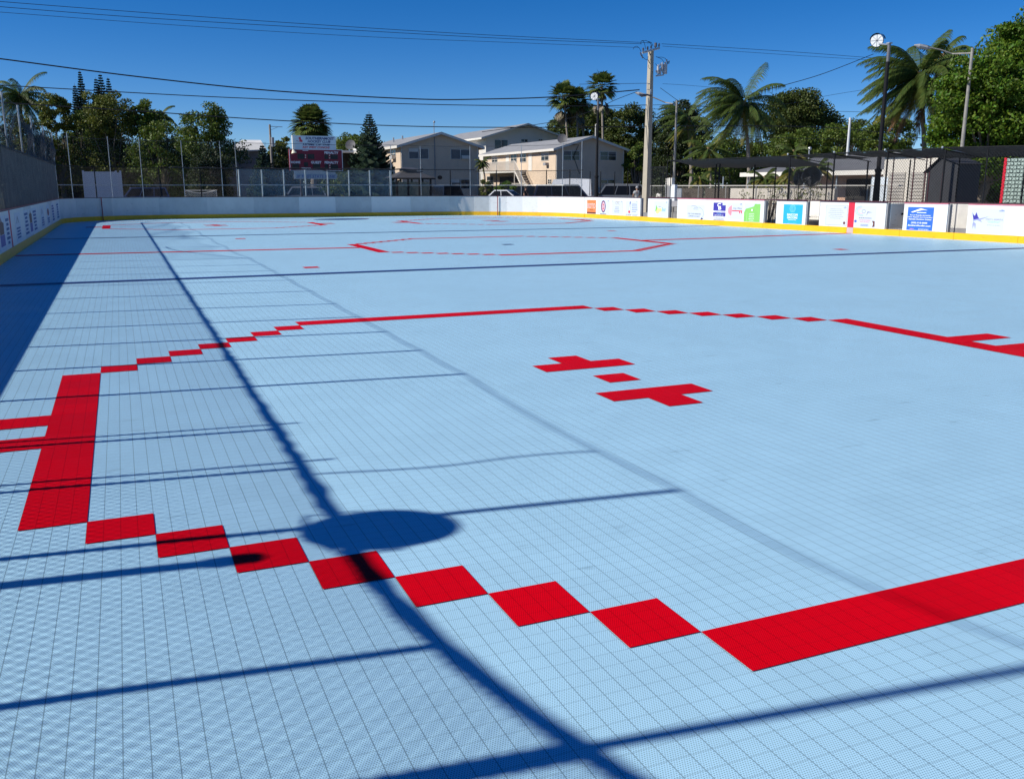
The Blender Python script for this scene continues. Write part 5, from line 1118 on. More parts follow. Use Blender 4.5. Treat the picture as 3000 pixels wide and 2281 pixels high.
def coconut(label, base, crown, L, nf=20, seed=1, wind=(0, 0, 0), yel=4, dead=0, curve=1.0, group='feather leaved coconut palms', low=-.5, bias=None, nl=26, r=.5):
    g = random.Random(seed); base = np.array([base[0], base[1], -.3]); crown = np.asarray(crown, float); t = thing('coconut_palm', label, 'palm tree', base, group)
    P_ = [base, base+(crown-base)*.35+np.array([curve, 0, 0]), base+(crown-base)*.7+np.array([curve*.7, 0, 0]), crown]; MB().tube(P_, [r*1.5, r, r*.8, r*.75], 10).build('trunk', bark_p, t)
    bins = {lf_palm: ([], MB()), lf_palmy: ([], MB()), lf_deadp: ([], MB())}
    for k in range(nf):
        f = (k+.5)/nf; el = 1.2-(1.2-low)*f**.75; az = k*2.399+g.uniform(-.2, .2)
        if bias is not None and g.random() < .34: az = bias+g.uniform(-1.1, 1.1)
        lm = lf_deadp if k >= nf-dead else (lf_palmy if k >= nf-dead-yel else lf_palm); Q, st = bins[lm]
        if lm is lf_deadp: el = -1.1+g.uniform(-.2, .2)
        pts = frond(Q, crown+np.array([0, 0, .3]), az, el, L*g.uniform(.82, 1.08), (1.55 if el > .2 else 1.2 if el > -.2 else .7), wind, nl+20, L*.20, g=g); st.tube(list(pts), [.10]*3+[.06]*5+[.03]*3, 4, False)
    for lm, nm in ((lf_palm, 'frond'), (lf_palmy, 'yellow_fronds'), (lf_deadp, 'dead_fronds')):
        Q, st = bins[lm]
        if Q: st.quads(np.array(Q)).build('fronds' if lm is lf_palm else nm, lm, t)
    nb = MB()
    for k in range(7): a = g.uniform(0, 6.28); nb.ball(crown+np.array([math.cos(a)*.7, math.sin(a)*.7, -.5+g.uniform(-.4, .2)]), .38, 7, 5)
    nb.build('coconuts', mat('coconut_green', (.12, .11, .03), .6), t)
    cs_ = MB().tube([crown-np.array([0, 0, 1.5]), crown+np.array([0, 0, .8])], [r*.9, r*1.5], 9).build('crown_shaft', mat('palm_sheath', (.20, .15, .07), .9, var=.3), t)
    return t
def coco_at(label, u, v, dep, Lpx, ub=None, **k):
    c = PD(u, v, dep); b = PD(ub or u, 560, dep); return coconut(label, b, c, Lpx*dep/FPX, **k)
WD = np.array([-.95, .30, .12])
coco_at('coconut palm alone at the far left above the net poles', 60, 285, 300, 105, wind=WD*.25, seed=2, nf=40, yel=0, low=-.85, curve=.5)
coco_at('windblown coconut palm in the middle right with fronds streaming left', 2178, 305, 225, 150, ub=2190, wind=WD*.5, seed=5, nf=66, yel=8, low=-1.0, curve=1.2, bias=2.7)
coco_at('large windblown coconut palm behind the right floodlight, crown in the sky', 2695, 225, 168, 195, ub=2712, wind=WD*.5, seed=8, nf=66, yel=8, dead=8, low=-1.05, curve=.8, bias=2.6, nl=32)
coco_at('second coconut palm crown tucked beside the large windblown one', 2762, 170, 175, 120, ub=2775, wind=WD*.3, seed=9, nf=12, yel=2, dead=2, low=-.6, curve=.6)
coco_at('coconut palm behind the metal street lamp with drooping pale fronds', 2015, 350, 262, 100, ub=2020, wind=WD*.6, seed=11, nf=34, yel=8, low=-1.0, bias=2.7)
coco_at('young palm showing over the hedge trees on the left', 466, 348, 280, 62, seed=12, nf=16, yel=3, low=-.6, wind=WD*.2, r=.25)
coco_at('small palm in shade left of the concrete pole', 2075, 440, 240, 95, seed=13, nf=16, yel=2, low=-.9, wind=WD*.5, r=.3)
coco_at('small yellowish palm in the gap between the two cream houses', 1413, 478, 262, 32, seed=14, nf=16, yel=5, low=-1.0, r=.3)
for i, (u, v, d_, L_, lb_) in enumerate(((2240, 530, 158, 60, 'left'), (2325, 510, 150, 70, 'tallest, in the middle'), (2275, 540, 156, 50, 'lowest'), (2395, 500, 150, 60, 'right, partly behind the drum fans'), (2325, 452, 160, 60, 'pale upright'))):
    coco_at('short golden garden palm over the white garden wall, %s' % lb_, u, v, d_, L_, seed=20+i, nf=15, yel=6, low=-.5, r=.16, group='short garden palms behind the wire fence', nl=18)
coco_at('garden palm frond clump over the brush screen', 2050, 530, 165, 55, seed=30, nf=10, yel=3, low=-.6, r=.14, group='short garden palms behind the wire fence', nl=18)

def fan_palm(label, base, crown, r, nf=34, seed=1, skirt=0, tr=.45, group='fan palms'):
    g = random.Random(seed); base = np.array([base[0], base[1], -.3]); crown = np.asarray(crown, float); t = thing('fan_palm', label, 'palm tree', base, group)
    MB().tube([base, (base+crown)/2+np.array([.3, 0, 0]), crown], [tr*1.2, tr*.85, tr*.9], 10).build('trunk', bark_p, t)
    Q, QD, st = [], [], MB()
    def leaf(Qx, o, d, R_, n=20, spread=2.1, fold=.25, droop=.35):
        sd = unit(np.cross(d, (0, 0, 1.0001))); up = np.cross(sd, d)
        for k in range(n):
            a = -spread+2*spread*(k+.5)/n; e = unit(math.cos(a)*d+math.sin(a)*sd+up*fold*abs(math.sin(a))); l = R_*(.75+.25*math.cos(a))*g.uniform(.88, 1.05); w = np.cross(e, up)*R_*.075
            m_ = o+e*l*.62; tp = o+e*l*.9+np.array([0, 0, -droop*l*.4]); Qx.append([o-w*.2, o+w*.2, m_+w, m_-w]); Qx.append([m_-w, m_+w, tp+w*.15, tp-w*.15])
    for k in range(nf):
        f = (k+.5)/nf; el = 1.45-2.15*f**.85; az = k*2.399+g.uniform(-.3, .3); d = np.array([math.cos(az)*math.cos(el), math.sin(az)*math.cos(el), math.sin(el)]); pl = r*.5*g.uniform(.8, 1.1); o = crown+d*pl-np.array([0, 0, pl*.08])
        st.tube([crown, o], [.07, .04], 4, False); leaf(Q, o, unit(d+np.array([0, 0, -.15])), r*.55)
    for k in range(skirt):
        az = g.uniform(0, 6.28); d = np.array([math.cos(az)*.45, math.sin(az)*.45, -1]); d = unit(d); o = crown+np.array([math.cos(az)*.5, math.sin(az)*.5, -g.uniform(0, r*.9)]); leaf(QD, o+d*r*.2, d, r*.55, 14, 1.0)
    st.quads(np.array(Q)).build('fronds', leafm('fan_leaf', (.095, .130, .030), .3, .4), t)
    if QD: MB().quads(np.array(QD)).build('dead_fronds', leafm('palm_leaf_dry', (.17, .14, .09), .15, .4), t)
    return t
def fan_at(label, u, v, dep, rpx, ub, **k): return fan_palm(label, PD(ub, 560, dep), PD(u, v, dep), rpx*dep/FPX, **k)
fan_at('big fan palm with grey dead skirt rising behind the scoreboard', 911, 365, 262, 72, 918, nf=80, seed=1, skirt=46, tr=.9)
fan_at('left fan palm crown of the tall trio', 1652, 285, 350, 58, 1675, nf=36, seed=2, skirt=8)
fan_at('middle fan palm crown of the tall trio, slightly lower', 1690, 300, 352, 56, 1692, nf=36, seed=3, skirt=8)
fan_at('right fan palm crown of the tall trio, highest', 1763, 255, 330, 58, 1766, nf=36, seed=4, skirt=6)
fan_at('thin fourth fan palm stem between the trio', 1707, 318, 356, 34, 1712, nf=16, seed=6, skirt=2)
# bare shrub stems by the white garden wall
for i, u in enumerate((2195, 2255, 2330, 2370)):
    p = PX(u, 575, 91.3); t = thing('bare_shrub', ['thin leafless shrub against the garden wall, left of four', 'thin leafless shrub, second of four by the garden wall', 'branchy leafless shrub below the golden palms', 'thin branchy shrub beneath the large drum fan'][i], 'shrub', (p[0], p[1], -.2), 'bare shrubs by the garden wall'); g = random.Random(40+i); mb = MB(); Q = []
    for k in range(12):
        a = g.uniform(-.9, .9); b = np.array([p[0], p[1]+a*.4, -.2]); e = np.array([p[0]+g.uniform(-.5, .5), p[1]+a*3.2, g.uniform(3.0, 6.3)]); mb.tube([b, (b+e)/2+(0, g.uniform(-.4, .4), 0), e], [.07, .05, .02], 4, False); Q += [e+np.array([g.uniform(-.5, .5), g.uniform(-.6, .6), g.uniform(-.6, .5)]) for _ in range(7)]
    mb.build('stems', bark, t); MB().quads(leaf_quads(np.array(Q), .22)).build('leaves', lf_yel, t)
# ================================================================== POLES, LAMPS, WIRES
conc = mat('concrete_pole', (.40, .36, .29), .9, var=.12, vscale=1.5, bump=.2); ins = mat('insulator_grey', (.10, .10, .12), .4); alum = mat('aluminium', (.6, .6, .58), .45, metal=.4)
porc = mat('porcelain', (.45, .45, .47), .35)
YP = 156.5
pb = PY(1893, 590, YP); pt = PY(1917, 128, YP)
up_ = thing('utility_pole', 'tall square concrete utility pole with crossarm and transformers', 'utility pole', (pb[0], pb[1], -.3))
px_, py_ = pb[0], pb[1]; H = pt[2]
def sq(mb, x, y, z0, z1, h0, h1, rot=.5):
    V = []
    for z, h in ((z0, h0), (z1, h1)):
        for k in range(4): a = rot+math.pi/4+k*math.pi/2; V.append((x+h*1.414*math.cos(a), y+h*1.414*math.sin(a), z))
    return mb.add(V, [(3, 2, 1, 0), (4, 5, 6, 7)]+[(k, (k+1) % 4, 4+(k+1) % 4, 4+k) for k in range(4)])
sq(MB(), px_, py_, -.3, H-1.3, .70, .42, .25).build('shaft', conc, up_)
wp = lambda u, v: PY(u, v, YP-.9)
A, B = wp(1882, 155), wp(1932, 141)
MB().tube([A, B], .26, 4).build('crossarm', alum, up_)
im = MB()
for q in (0.04, .3, .5, .75, .97):
    c = A+(B-A)*q; im.cyl(c+(0, 0, .2), c+(0, 0, .95), .12, 8).cyl(c+(0, 0, .5), c+(0, 0, .6), .25, 8).cyl(c+(0, 0, .75), c+(0, 0, .85), .22, 8)
im.cyl(wp(1921, 138), wp(1921, 126), .3, 8)
for u, v in ((1876, 160), (1903, 160), (1880, 168)): im.cyl(wp(u, v-6), wp(u+3, v+3), .14, 7)
im.build('insulators', ins, up_)
jw = MB()
for pts in (((1855, 145), (1858, 138), (1866, 136), (1873, 141), (1878, 152)), ((1877, 130), (1878, 121), (1884, 119), (1888, 128), (1892, 145)), ((1880, 121), (1892, 119), (1902, 124), (1910, 134)), ((1898, 128), (1900, 122), (1908, 125), (1913, 135)), ((1884, 168), (1890, 174), (1900, 177), (1905, 188)), ((1899, 165), (1898, 175), (1903, 186)), ((1924, 168), (1940, 168), (1950, 172), (1953, 180)), ((1922, 166), (1938, 173), (1946, 184)), ((1900, 190), (1901, 200), (1905, 203)), ((1920, 187), (1928, 196))):
    MB().tube([wp(*p) for p in pts], .045, 5, False).build('jumper_wire', black, up_)
tf = MB()
for u, v, r_, h_ in ((1949, 203, .42, 1.9), (1940, 198, .28, 1.3), (1928, 205, .26, 1.4), (1934, 212, .24, .9)): c = wp(u, v); tf.cyl(c-(0, 0, h_/2), c+(0, 0, h_/2), r_, 12).cyl(c+(0, 0, h_/2), c+(0, 0, h_/2+.35), r_*.5, 8)
tf.build('transformer', porc, up_)
bk_ = MB(); bk_.tube([wp(1921, 209), wp(1947, 203)], .16, 5).tube([wp(1921, 223), wp(1944, 220), wp(1940, 208)], .14, 5).tube([wp(1924, 210), wp(1926, 223), wp(1934, 209)], .1, 5); bk_.build('bracket', galv, up_)
bb_ = MB()
for u, v in ((1955, 183), (1947, 186), (1952, 178), (1959, 182), (1933, 190)): bb_.cyl(wp(u, v+5), wp(u+2, v-4), .11, 6)
bb_.build('bushings', ins, up_)
MB().tube([wp(1872, 277), wp(1880, 280), wp(1897, 278), wp(1908, 282)], [.2, .35, .2, .15], 6).build('cable_closure', ins, up_)
MB().tube([wp(1906, 246), wp(1898, 246)], .12, 5).build('hook', galv, up_); MB().tube([wp(1906, 264), wp(1895, 262), wp(1895, 275)], .08, 5).build('cable_bracket', galv, up_); MB().tube([wp(1907, 276), wp(1907, 262)], .2, 6).build('clamp', galv, up_)

def street_lamp(label, u, ub, vtop, vbot, dep, arm, lampp, r=.28, cabinet=False):
    b = PD(ub, vbot, dep); t_ = PD(u, vtop, dep); tp = np.array([b[0], b[1], t_[2]]); t = thing('street_lamp', label, 'street lamp', (b[0], b[1], -.3), 'street lamps with single arms')
    MB().cyl((b[0], b[1], -.3), tp, r*1.2, 10, r*.75).build('pole', mat('steel_weathered', (.26, .25, .23), .7, var=.3, vscale=5), t)
    P_ = [PD(x, y, dep-1.0) for x, y in arm]; MB().tube([tp-(0, 0, .8)]+P_, [.15]+[.12]*(len(P_)-1)+[.10], 6).build('arm', MATS['steel_weathered'], t)
    l = PD(*lampp, dep-1); d = unit(P_[-1]-P_[-2]); 
    MB().tube([l-d*1.2, l-d*.6, l+d*.7, l+d*1.5], [.12, .33, .36, .1], 8).build('lamp_head', mat('lamp_head_grey', (.32, .33, .35), .6), t)
    return t, b
sl1, b = street_lamp('grey metal street lamp with a long arm right of the concrete pole', 1969, 1972, 300, 580, 196, [(1950, 301), (1915, 286), (1890, 279)], (1880, 277), .27)
street_lamp('weathered street lamp in front of the large right tree', 2812, 2805, 154, 560, 148, [(2790, 158), (2755, 146), (2722, 139)], (2705, 138), .31)
p = PD(2491, 345, 205); lpole = thing('slim_pole', 'slim white pole rising above the long low house roof', 'pole', (p[0], p[1], -.3)); MB().cyl((p[0], p[1], -.3), p, .38, 10, .26).build('shaft', mat('pole_white', (.6, .62, .65), .5), lpole)
MB().tube([p-(0, 0, .8), p+np.array([.8, 0, -.2]), p+np.array([2.4, 0, -.6])], .03, 5).build('pole_wire', black, lpole)
p = PY(790, 365, 262); wpole = thing('utility_pole', 'small weathered wooden utility pole with a transformer left of the fan palm', 'utility pole', (p[0], p[1], -.3))
MB().cyl((p[0], p[1], -.3), p, .42, 10, .3).build('shaft', mat('wood_grey', (.30, .27, .24), .9, var=.3), wpole); MB().cyl(p+np.array([.5, 0, -6.2]), p+np.array([.5, 0, -3.6]), .55, 10).tube([p-(0, 0, .5), p+np.array([3.6, 0, -.6])], .09, 5).tube([p+np.array([0, 0, -1.6]), p+np.array([2.2, 0, -.7])], .05, 5).build('transformer', porc, wpole)
# electric cabinet group beside the lamp
ec = PX(1974, 555, 86.5); cab = thing('electric_cabinet', 'pair of white electric meter cabinets on posts below the street lamp', 'electric cabinet', (ec[0], ec[1], -.2))
ecp = Plane((ec[0], ec[1]+1.5), (ec[0]-.1, ec[1]-2)); 
def eb_(u0, u1, v0, v1, nm, m_, o0=0, o1=.5): MB().wbox(ecp, *px_box(ecp, u0, v0, u1, v1), o0, o1).build(nm, m_, cab)
eb_(1958, 1966, 522, 542, 'meter_box', trimw); eb_(1967, 1976, 521, 545, 'meter_box', trimw); eb_(1956, 1968, 544, 586, 'cabinet', mat('cabinet_grey', (.22, .22, .23), .6)); eb_(1969, 1984, 541, 588, 'cabinet', mat('cabinet_white', (.66, .70, .74), .5)); eb_(1985, 1998, 552, 582, 'pipe_frame', galv, 0, .15); eb_(1958, 1998, 588, 605, 'plinth', greyd)
rk = thing('white_rocks', 'pile of pale lumps beside the gate post near the electric cabinet', 'rocks', PX(1932, 585, 86)); mb = MB(); g = random.Random(4)
for k in range(9): mb.ball(PX(1925+g.uniform(0, 12), 573+g.uniform(-4, 14), 86), .28, 6, 4)
mb.build('lumps', trimw, rk)

# tall floodlights
def floodlight(label, u, vtop, vbot, dep, ub, rpx, face, c_uv, housing=True):
    b = PD(ub, vbot, dep); tp = PD(u, vtop, dep); t = thing('floodlight', label, 'floodlight', (b[0], b[1], -.3), 'tall black floodlight poles'); z = tp[2]
    MB().cyl((b[0], b[1], 2.6), (b[0], b[1], z-2.0), .27, 12, .22).build('pole', black, t); MB().cyl((b[0], b[1], z-2.05), (b[0], b[1], z), .20, 10).build('pole_top', mat('pole_sleeve', (.13, .13, .14), .45, var=.1), t)
    MB().cyl((b[0], b[1], -.3), (b[0], b[1], 7.0), .5, 14, .33).cyl((b[0], b[1], 7.0), (b[0], b[1], 7.35), .42, 12).build('base_sleeve', black, t)
    c = PD(*c_uv, dep); n = unit(face); r = rpx*dep/FPX; sd = unit(np.cross(n, (0, 0, 1))); up = np.cross(sd, n)
    MB().cyl(c-n*r*1.5, c-n*.05, r*.72, 24, r*1.03).cyl(c-n*r*1.9, c-n*r*1.5, r*.4, 14, r*.6).build('housing', black, t, False)
    MB().disc(c, n, r*.94, 28, .06).build('lens', mat('lens_white', (.80, .80, .80), .35), t)
    sp_ = MB()
    for k in range(8): a = math.pi*2*k/8; d = math.cos(a)*sd+math.sin(a)*up; sp_.cyl(c+n*.06, c+n*.06+d*r*.93, r*.018, 4)
    sp_.disc(c+n*.07, n, r*.09, 10, .05); sp_.build('guard_spokes', mat('spoke_grey', (.12, .12, .13), .5), t)
    v = MB(); V = []
    for j in range(13):
        a = math.pi*(.05+.9*j/12); d = math.cos(a)*sd+math.sin(a)*up; V += [c+d*r*1.05-n*r*1.5, c+d*r*1.12+n*r*.25*math.sin(a)]
    v.add(V, [(2*j, 2*j+1, 2*j+3, 2*j+2) for j in range(12)]).build('visor', mat('visor_black_red', (.05, .012, .012), .5), t)
    MB().tube([(b[0], b[1], z-.1), c-n*r*.6-up*r*.5, c-n*r*.7], .09, 6).box(b[0]-.25, b[0]+.25, b[1]-.25, b[1]+.25, z, z+.15).build('mount', galv, t)
    return t
fl1 = floodlight('tall floodlight pole on the right with a round white face', 2585, 143, 560, 110, 2568, 18.5, (-.80, -.55, -.12), (2569, 119))
fl2 = floodlight('tall floodlight pole before the cream house with a smaller round white face', 1752, 297, 560, 178, 1747, 11.5, (-.75, -.65, -.1), (1741, 282))

wirem = mat('cable_black', (.012, .012, .015), .6)
def cable(label, pts, r=.055, group='overhead cables', y=YP, cat='cable', lw=2.6):
    P_ = [PY(u, v, y) for u, v in pts]; Q = []
    for i in range(len(P_)-1):                       # smooth through the surveyed points
        p0, p1, p2, p3 = P_[max(i-1, 0)], P_[i], P_[i+1], P_[min(i+2, len(P_)-1)]
        for t in np.linspace(0, 1, 9)[:-1]: Q.append(.5*((2*p1)+(-p0+p2)*t+(2*p0-5*p1+4*p2-p3)*t*t+(-p0+3*p1-3*p2+p3)*t**3))
    Q.append(P_[-1]); return tag(MB().tube(Q, r, 6).build('overhead_cable', wirem), label, cat, group)
D_ = 3000/2210
def dd(*a): return [(x*D_, y*D_) for x, y in a]
cable('topmost thin wire from the upper left to the pole top', dd((-60, -1), (250, 23), (600, 48), (1000, 73), (1405, 93)), .045)
cable('second thin wire from the upper left just below the topmost', dd((-60, 10), (300, 38), (700, 62), (1100, 84), (1385, 95)), .045)
cable('third thin wire from the left to the crossarm', dd((-60, 22), (400, 56), (800, 80), (1100, 92), (1378, 103)), .035)
cable('thick twisted cable sagging from the left edge to the concrete pole', dd((-60, 121), (0, 127), (300, 166), (600, 197), (900, 214), (1050, 214), (1200, 209), (1380, 194)), .11)
cable('middle cable sagging from the left palm to the pole', dd((-60, 180), (105, 190), (500, 211), (900, 225), (1200, 229), (1395, 227)), .075)
cable('lowest thick cable sagging past the scoreboard and the house roofs', dd((-60, 214), (0, 221), (300, 240), (600, 260), (900, 273), (1200, 275), (1500, 272), (1800, 276), (2000, 300)), .085)
cable('thin wire level with the floodlight top ending at the pole', dd((1250, 182), (1330, 181), (1400, 180)), .04)
cable('thin wire running right from the pole top to the right floodlight', dd((1428, 95), (1600, 105), (1750, 115), (1880, 125), (2100, 140)), .045)
cable('thin lower wire running right from the crossarm', dd((1430, 100), (1600, 112), (1750, 122), (1880, 130), (2100, 146)), .035)
cable('slanting cable climbing from the windblown palm to the right floodlight', dd((1640, 197), (1700, 182), (1780, 158), (1885, 117)), .07)
cable('faint wire crossing above the right banyan', dd((1560, 228), (1700, 224), (1790, 206), (1900, 188), (2030, 165)), .035)
cable('thin wire right of the pole crossing the palm', dd((1430, 181), (1480, 184), (1550, 190)), .03)
cable('pair wire crossing behind the floodlight and pole, upper', dd((1245, 229), (1400, 227), (1470, 226), (1530, 230)), .045)
cable('pair wire crossing behind the floodlight and pole, lower', dd((1250, 224), (1330, 232), (1400, 236), (1530, 230)), .045)
cable('steep cable falling left from the pole to the house roof', dd((1375, 198), (1330, 215), (1275, 240), (1200, 262), (1040, 285)), .055)
cable('guy wires falling right from the pole toward the low house', dd((1425, 190), (1500, 242), (1580, 282), (1680, 320), (1800, 334)), .05)
cable('dark cable low behind the street lamp', dd((1400, 278), (1500, 281), (1650, 296), (1800, 300), (1960, 302)), .06)
cable('short wire at the right edge of sky between banyan and floodlight', dd((1790, 240), (1870, 242), (1960, 243)), .045)
cable('wire passing the right street lamp', dd((2010, 154), (2080, 156), (2200, 158)), .05)

# ================================================================== VEHICLES
def car(name, label, loc, rz, L, W, H, body_col, style='saloon', group='vehicles parked behind the rink'):
    """side profile lofted across the width with tapered glasshouse; front towards -x of the car"""
    t = thing(name, label, 'car' if style != 'van' else 'van', (0, 0, 0), group)
    paint = mat('paint_'+name+label[:12].replace(' ', '_'), body_col, .3, spec=.5, coat=.6)
    h = H; lo = .75; belt = {'saloon': .62, 'suv': .58, 'van': .50, 'pickup': .56, 'minivan': .55}[style]*h
    prof = {'saloon': [(0, lo), (.0, .42*h), (.04*L, .52*h), (.28*L, belt), (.72*L, belt+.02), (.97*L, .58*h), (L, .5*h), (L, lo)],
            'suv': [(0, lo), (0, .45*h), (.03*L, .54*h), (.26*L, belt), (.95*L, belt+.03), (L, belt-.1), (L, lo)],
            'minivan': [(0, lo), (0, .4*h), (.05*L, .48*h), (.2*L, belt), (.96*L, belt+.02), (L, belt-.1), (L, lo)],
            'van': [(0, lo), (0, .38*h), (.04*L, .45*h), (.14*L, belt), (.99*L, belt+.02), (L, belt-.1), (L, lo)],
            'pickup': [(0, lo), (0, .48*h), (.03*L, .55*h), (.27*L, belt), (.99*L, belt), (L, belt-.1), (L, lo)]}[style]
    roof = {'saloon': [(.26*L, belt-.05), (.40*L, h), (.62*L, h), (.80*L, belt)], 'suv': [(.25*L, belt-.05), (.36*L, h), (.90*L, h), (.97*L, belt)],
            'minivan': [(.18*L, belt-.05), (.33*L, h), (.93*L, h*.99), (.985*L, belt)], 'van': [(.13*L, belt-.05), (.25*L, h*.97), (.6*L, h), (.985*L, h*.98), (L-.02, belt)],
            'pickup': [(.25*L, belt-.05), (.35*L, h), (.55*L, h), (.60*L, belt)]}[style]
    def loft(pts, wlo, whi, zlo, zhi):
        k = len(pts); V = []
        for sg in (-1, 1):
            for x, z in pts: f = 0 if zhi == zlo else min(1, max(0, (z-zlo)/(zhi-zlo))); V.append((x-L/2, sg*(wlo+(whi-wlo)*f)/2, z))
        return MB().add(V, [tuple(range(k)), tuple(range(2*k-1, k-1, -1))]+[(i, k+i, k+(i+1) % k, (i+1) % k) for i in range(k)])
    b = loft(prof, W, W*.96, lo, belt).build('body', paint, t)
    loft(roof, W*.94, W*.74, belt, h).build('cabin', paint, t)
    # glass: inset panels proud of the cabin sides, ends
    top = h-.28; g1 = lambda z: (W*.94+(W*.74-W*.94)*(z-belt)/(h-belt))/2+.015
    def xf(pts, z, side):   # x on roof profile's front (0) or rear (1) slope at height z
        (xa, za), (xb, zb) = (pts[0], pts[1]) if side == 0 else (pts[-1], pts[-2]); return xa+(xb-xa)*(z-za)/(zb-za)-L/2
    zb_, zt_ = belt+.12, top
    fx0, fx1 = xf(roof, zb_, 0)+.35, xf(roof, zt_, 0)+.3; rx0, rx1 = xf(roof, zb_, 1)-.3, xf(roof, zt_, 1)-.25
    n = {'saloon': 2, 'suv': 3, 'minivan': 3, 'van': 1, 'pickup': 2}[style]
    if style == 'van': n = 0
    for sg in (-1, 1):
        for k in range(n):
            a, c_ = k/n, (k+1)/n; p = .09
            V = [(fx0+(rx0-fx0)*a+p, sg*g1(zb_), zb_), (fx0+(rx0-fx0)*c_-p, sg*g1(zb_), zb_), (fx1+(rx1-fx1)*c_-p, sg*g1(zt_), zt_), (fx1+(rx1-fx1)*a+p, sg*g1(zt_), zt_)]
            MB().add(V, [(0, 1, 2, 3) if sg < 0 else (3, 2, 1, 0)]).build('side_window', car_glass, t)
    for side, nm in ((0, 'windscreen'), (1, 'rear_window')):
        e = -.03 if side == 0 else .03
        V = [(xf(roof, zb_, side)+e, -g1(zb_)+.25, zb_), (xf(roof, zb_, side)+e, g1(zb_)-.25, zb_), (xf(roof, zt_, side)+e, g1(zt_)-.2, zt_), (xf(roof, zt_, side)+e, -g1(zt_)+.2, zt_)]
        if style == 'van' and side == 1: V = [(L/2+.01, -W*.36, h*.62), (L/2+.01, W*.36, h*.62), (L/2-.02, W*.33, h*.85), (L/2-.02, -W*.33, h*.85)]
        MB().add(V, [(0, 1, 2, 3)]).add(V, [(3, 2, 1, 0)]).build(nm, car_glass, t)
    tyre = mat('tyre_rubber', (.02, .02, .02), .9); rim = mat('wheel_rim', (.4, .4, .42), .35, metal=.7)
    for x in (-L*.31, L*.30):
        for sg in (-1, 1):
            w = MB().cyl((x, sg*(W/2-.75), 1.05), (x, sg*(W/2+.02), 1.05), 1.05, 20).build('wheel', tyre, t); MB().disc((x, sg*(W/2+.03), 1.05), (0, sg, 0), .65, 14, .06).build('rim', rim, w)
    tl = mat('tail_light_red', (.45, .01, .01), .25); hl = mat('head_light', (.7, .7, .7), .15)
    for sg in (-1, 1):
        MB().box(-L/2-.04, -L/2+.3, sg*(W*.34)-.45, sg*(W*.34)+.45, .37*h, .45*h).build('headlight', hl, t)
        MB().box(L/2-.25, L/2+.04, sg*(W*.40)-.32, sg*(W*.40)+.32, .42*h, .56*h).build('tail_light', tl, t)
        MB().box(-L*.22-.3, -L*.22+.1, sg*(W/2+.1)-.3, sg*(W/2+.1)+.3, belt, belt+.45).build('mirror', black, t)
    MB().box(L/2, L/2+.04, -.5, .5, .36*h, .36*h+.45).build('number_plate', trimw, t)
    MB().box(-L/2-.1, -L/2+.2, -W*.46, W*.46, .8, 1.5).box(L/2-.2, L/2+.1, -W*.46, W*.46, .8, 1.5).build('bumper', paint if style in ('saloon', 'suv') else black, t)
    if style == 'suv': MB().tube([(-L*.1, -W*.36, h+.1), (L*.38, -W*.36, h+.1)], .06, 5).tube([(-L*.1, W*.36, h+.1), (L*.38, W*.36, h+.1)], .06, 5).build('roof_rack', greyd, t)
    t.location = Vector((loc[0]*F, loc[1]*F, -.26*F)); t.rotation_euler = (0, 0, rz); return t
def gp(u, dep): p = PD(u, 560, dep); return (p[0], p[1])
va = -YAW
car('parked_suv', 'silver grey estate car seen from the side below the scoreboard', gp(878, 240), -.18, 14.6, 6, 5.45, (.32, .34, .36), 'suv')
car('parked_suv', 'black off road car with its tail facing the rink beside the bus shelter', gp(1296, 232), -1.57+.2-.1+math.pi*0, 14.5, 6, 5.75, (.012, .013, .016), 'suv')
car('parked_saloon', 'silver saloon car with dark glass in front of the garden wall', gp(1474, 215), -.75, 14.2, 5.7, 4.75, (.55, .57, .60), 'saloon')
car('parked_minivan', 'dark blue people carrier with red tail lights', gp(1658, 205), 3.14-.50+.1, 15.5, 6.2, 6.0, (.015, .018, .035), 'minivan')
car('parked_van', 'high roofed white delivery van behind the dark people carrier', gp(1660, 238), -.52, 13.2, 6.4, 7.55, (.75, .76, .78), 'van')
car('parked_pickup', 'grey double cab pickup truck behind the far right fence', gp(1800, 215), -.5, 16, 6.2, 5.95, (.13, .14, .15), 'suv')
car('parked_minivan', 'dark blue car in deep shade beside the white vinyl fence', gp(412, 236), .05, 14.0, 6, 5.3, (.10, .13, .22), 'minivan')
car('parked_suv', 'dark car in shade under the low porch roof at the far right', (122, 128), 1.4, 14.5, 6, 5.2, (.03, .04, .06), 'suv')

# practice goal behind the far boards
q0, q1 = PY(541, 558, YF+3.4), PY(634, 558, YF+3.4); gw_ = thing('hockey_goal', 'white netted hockey goal standing behind the far boards', 'goal', ((q0[0]+q1[0])/2, q0[1], -.2))
gz = q0[2]; wm = mat('net_white', (.62, .6, .56), .7); GP = Plane((q0[0], q0[1]), (q1[0], q1[1])); gwid = q1[0]-q0[0]
MB().tube([q0*(1, 1, 0), q0, q1, q1*(1, 1, 0)], .1, 8).build('frame', mat('goal_frame', (.5, .48, .46), .4), gw_)
MB().tube([GP.p(gwid*t, gz-.45*math.sin(math.pi*t)+.03, .12) for t in np.linspace(0, 1, 14)], .08, 6).build('top_band', wm, gw_)
nb = MB()
for k in np.arange(-gz, gwid, .33):
    for sg in (1, -1):
        a0 = max(0, k); a1 = min(gwid, k+gz)
        if a1 > a0:
            P0, P1 = (a0, a0-k), (a1, a1-k)
            if sg < 0: P0, P1 = (gwid-P0[0], P0[1]), (gwid-P1[0], P1[1])
            cut = lambda P_: (P_[0], min(P_[1], gz-.45*math.sin(math.pi*P_[0]/gwid)))
            nb.cyl(GP.p(*cut(P0), .08+.02*sg), GP.p(*cut(P1), .08+.02*sg), .03, 4)
nb.build('netting', wm, gw_)

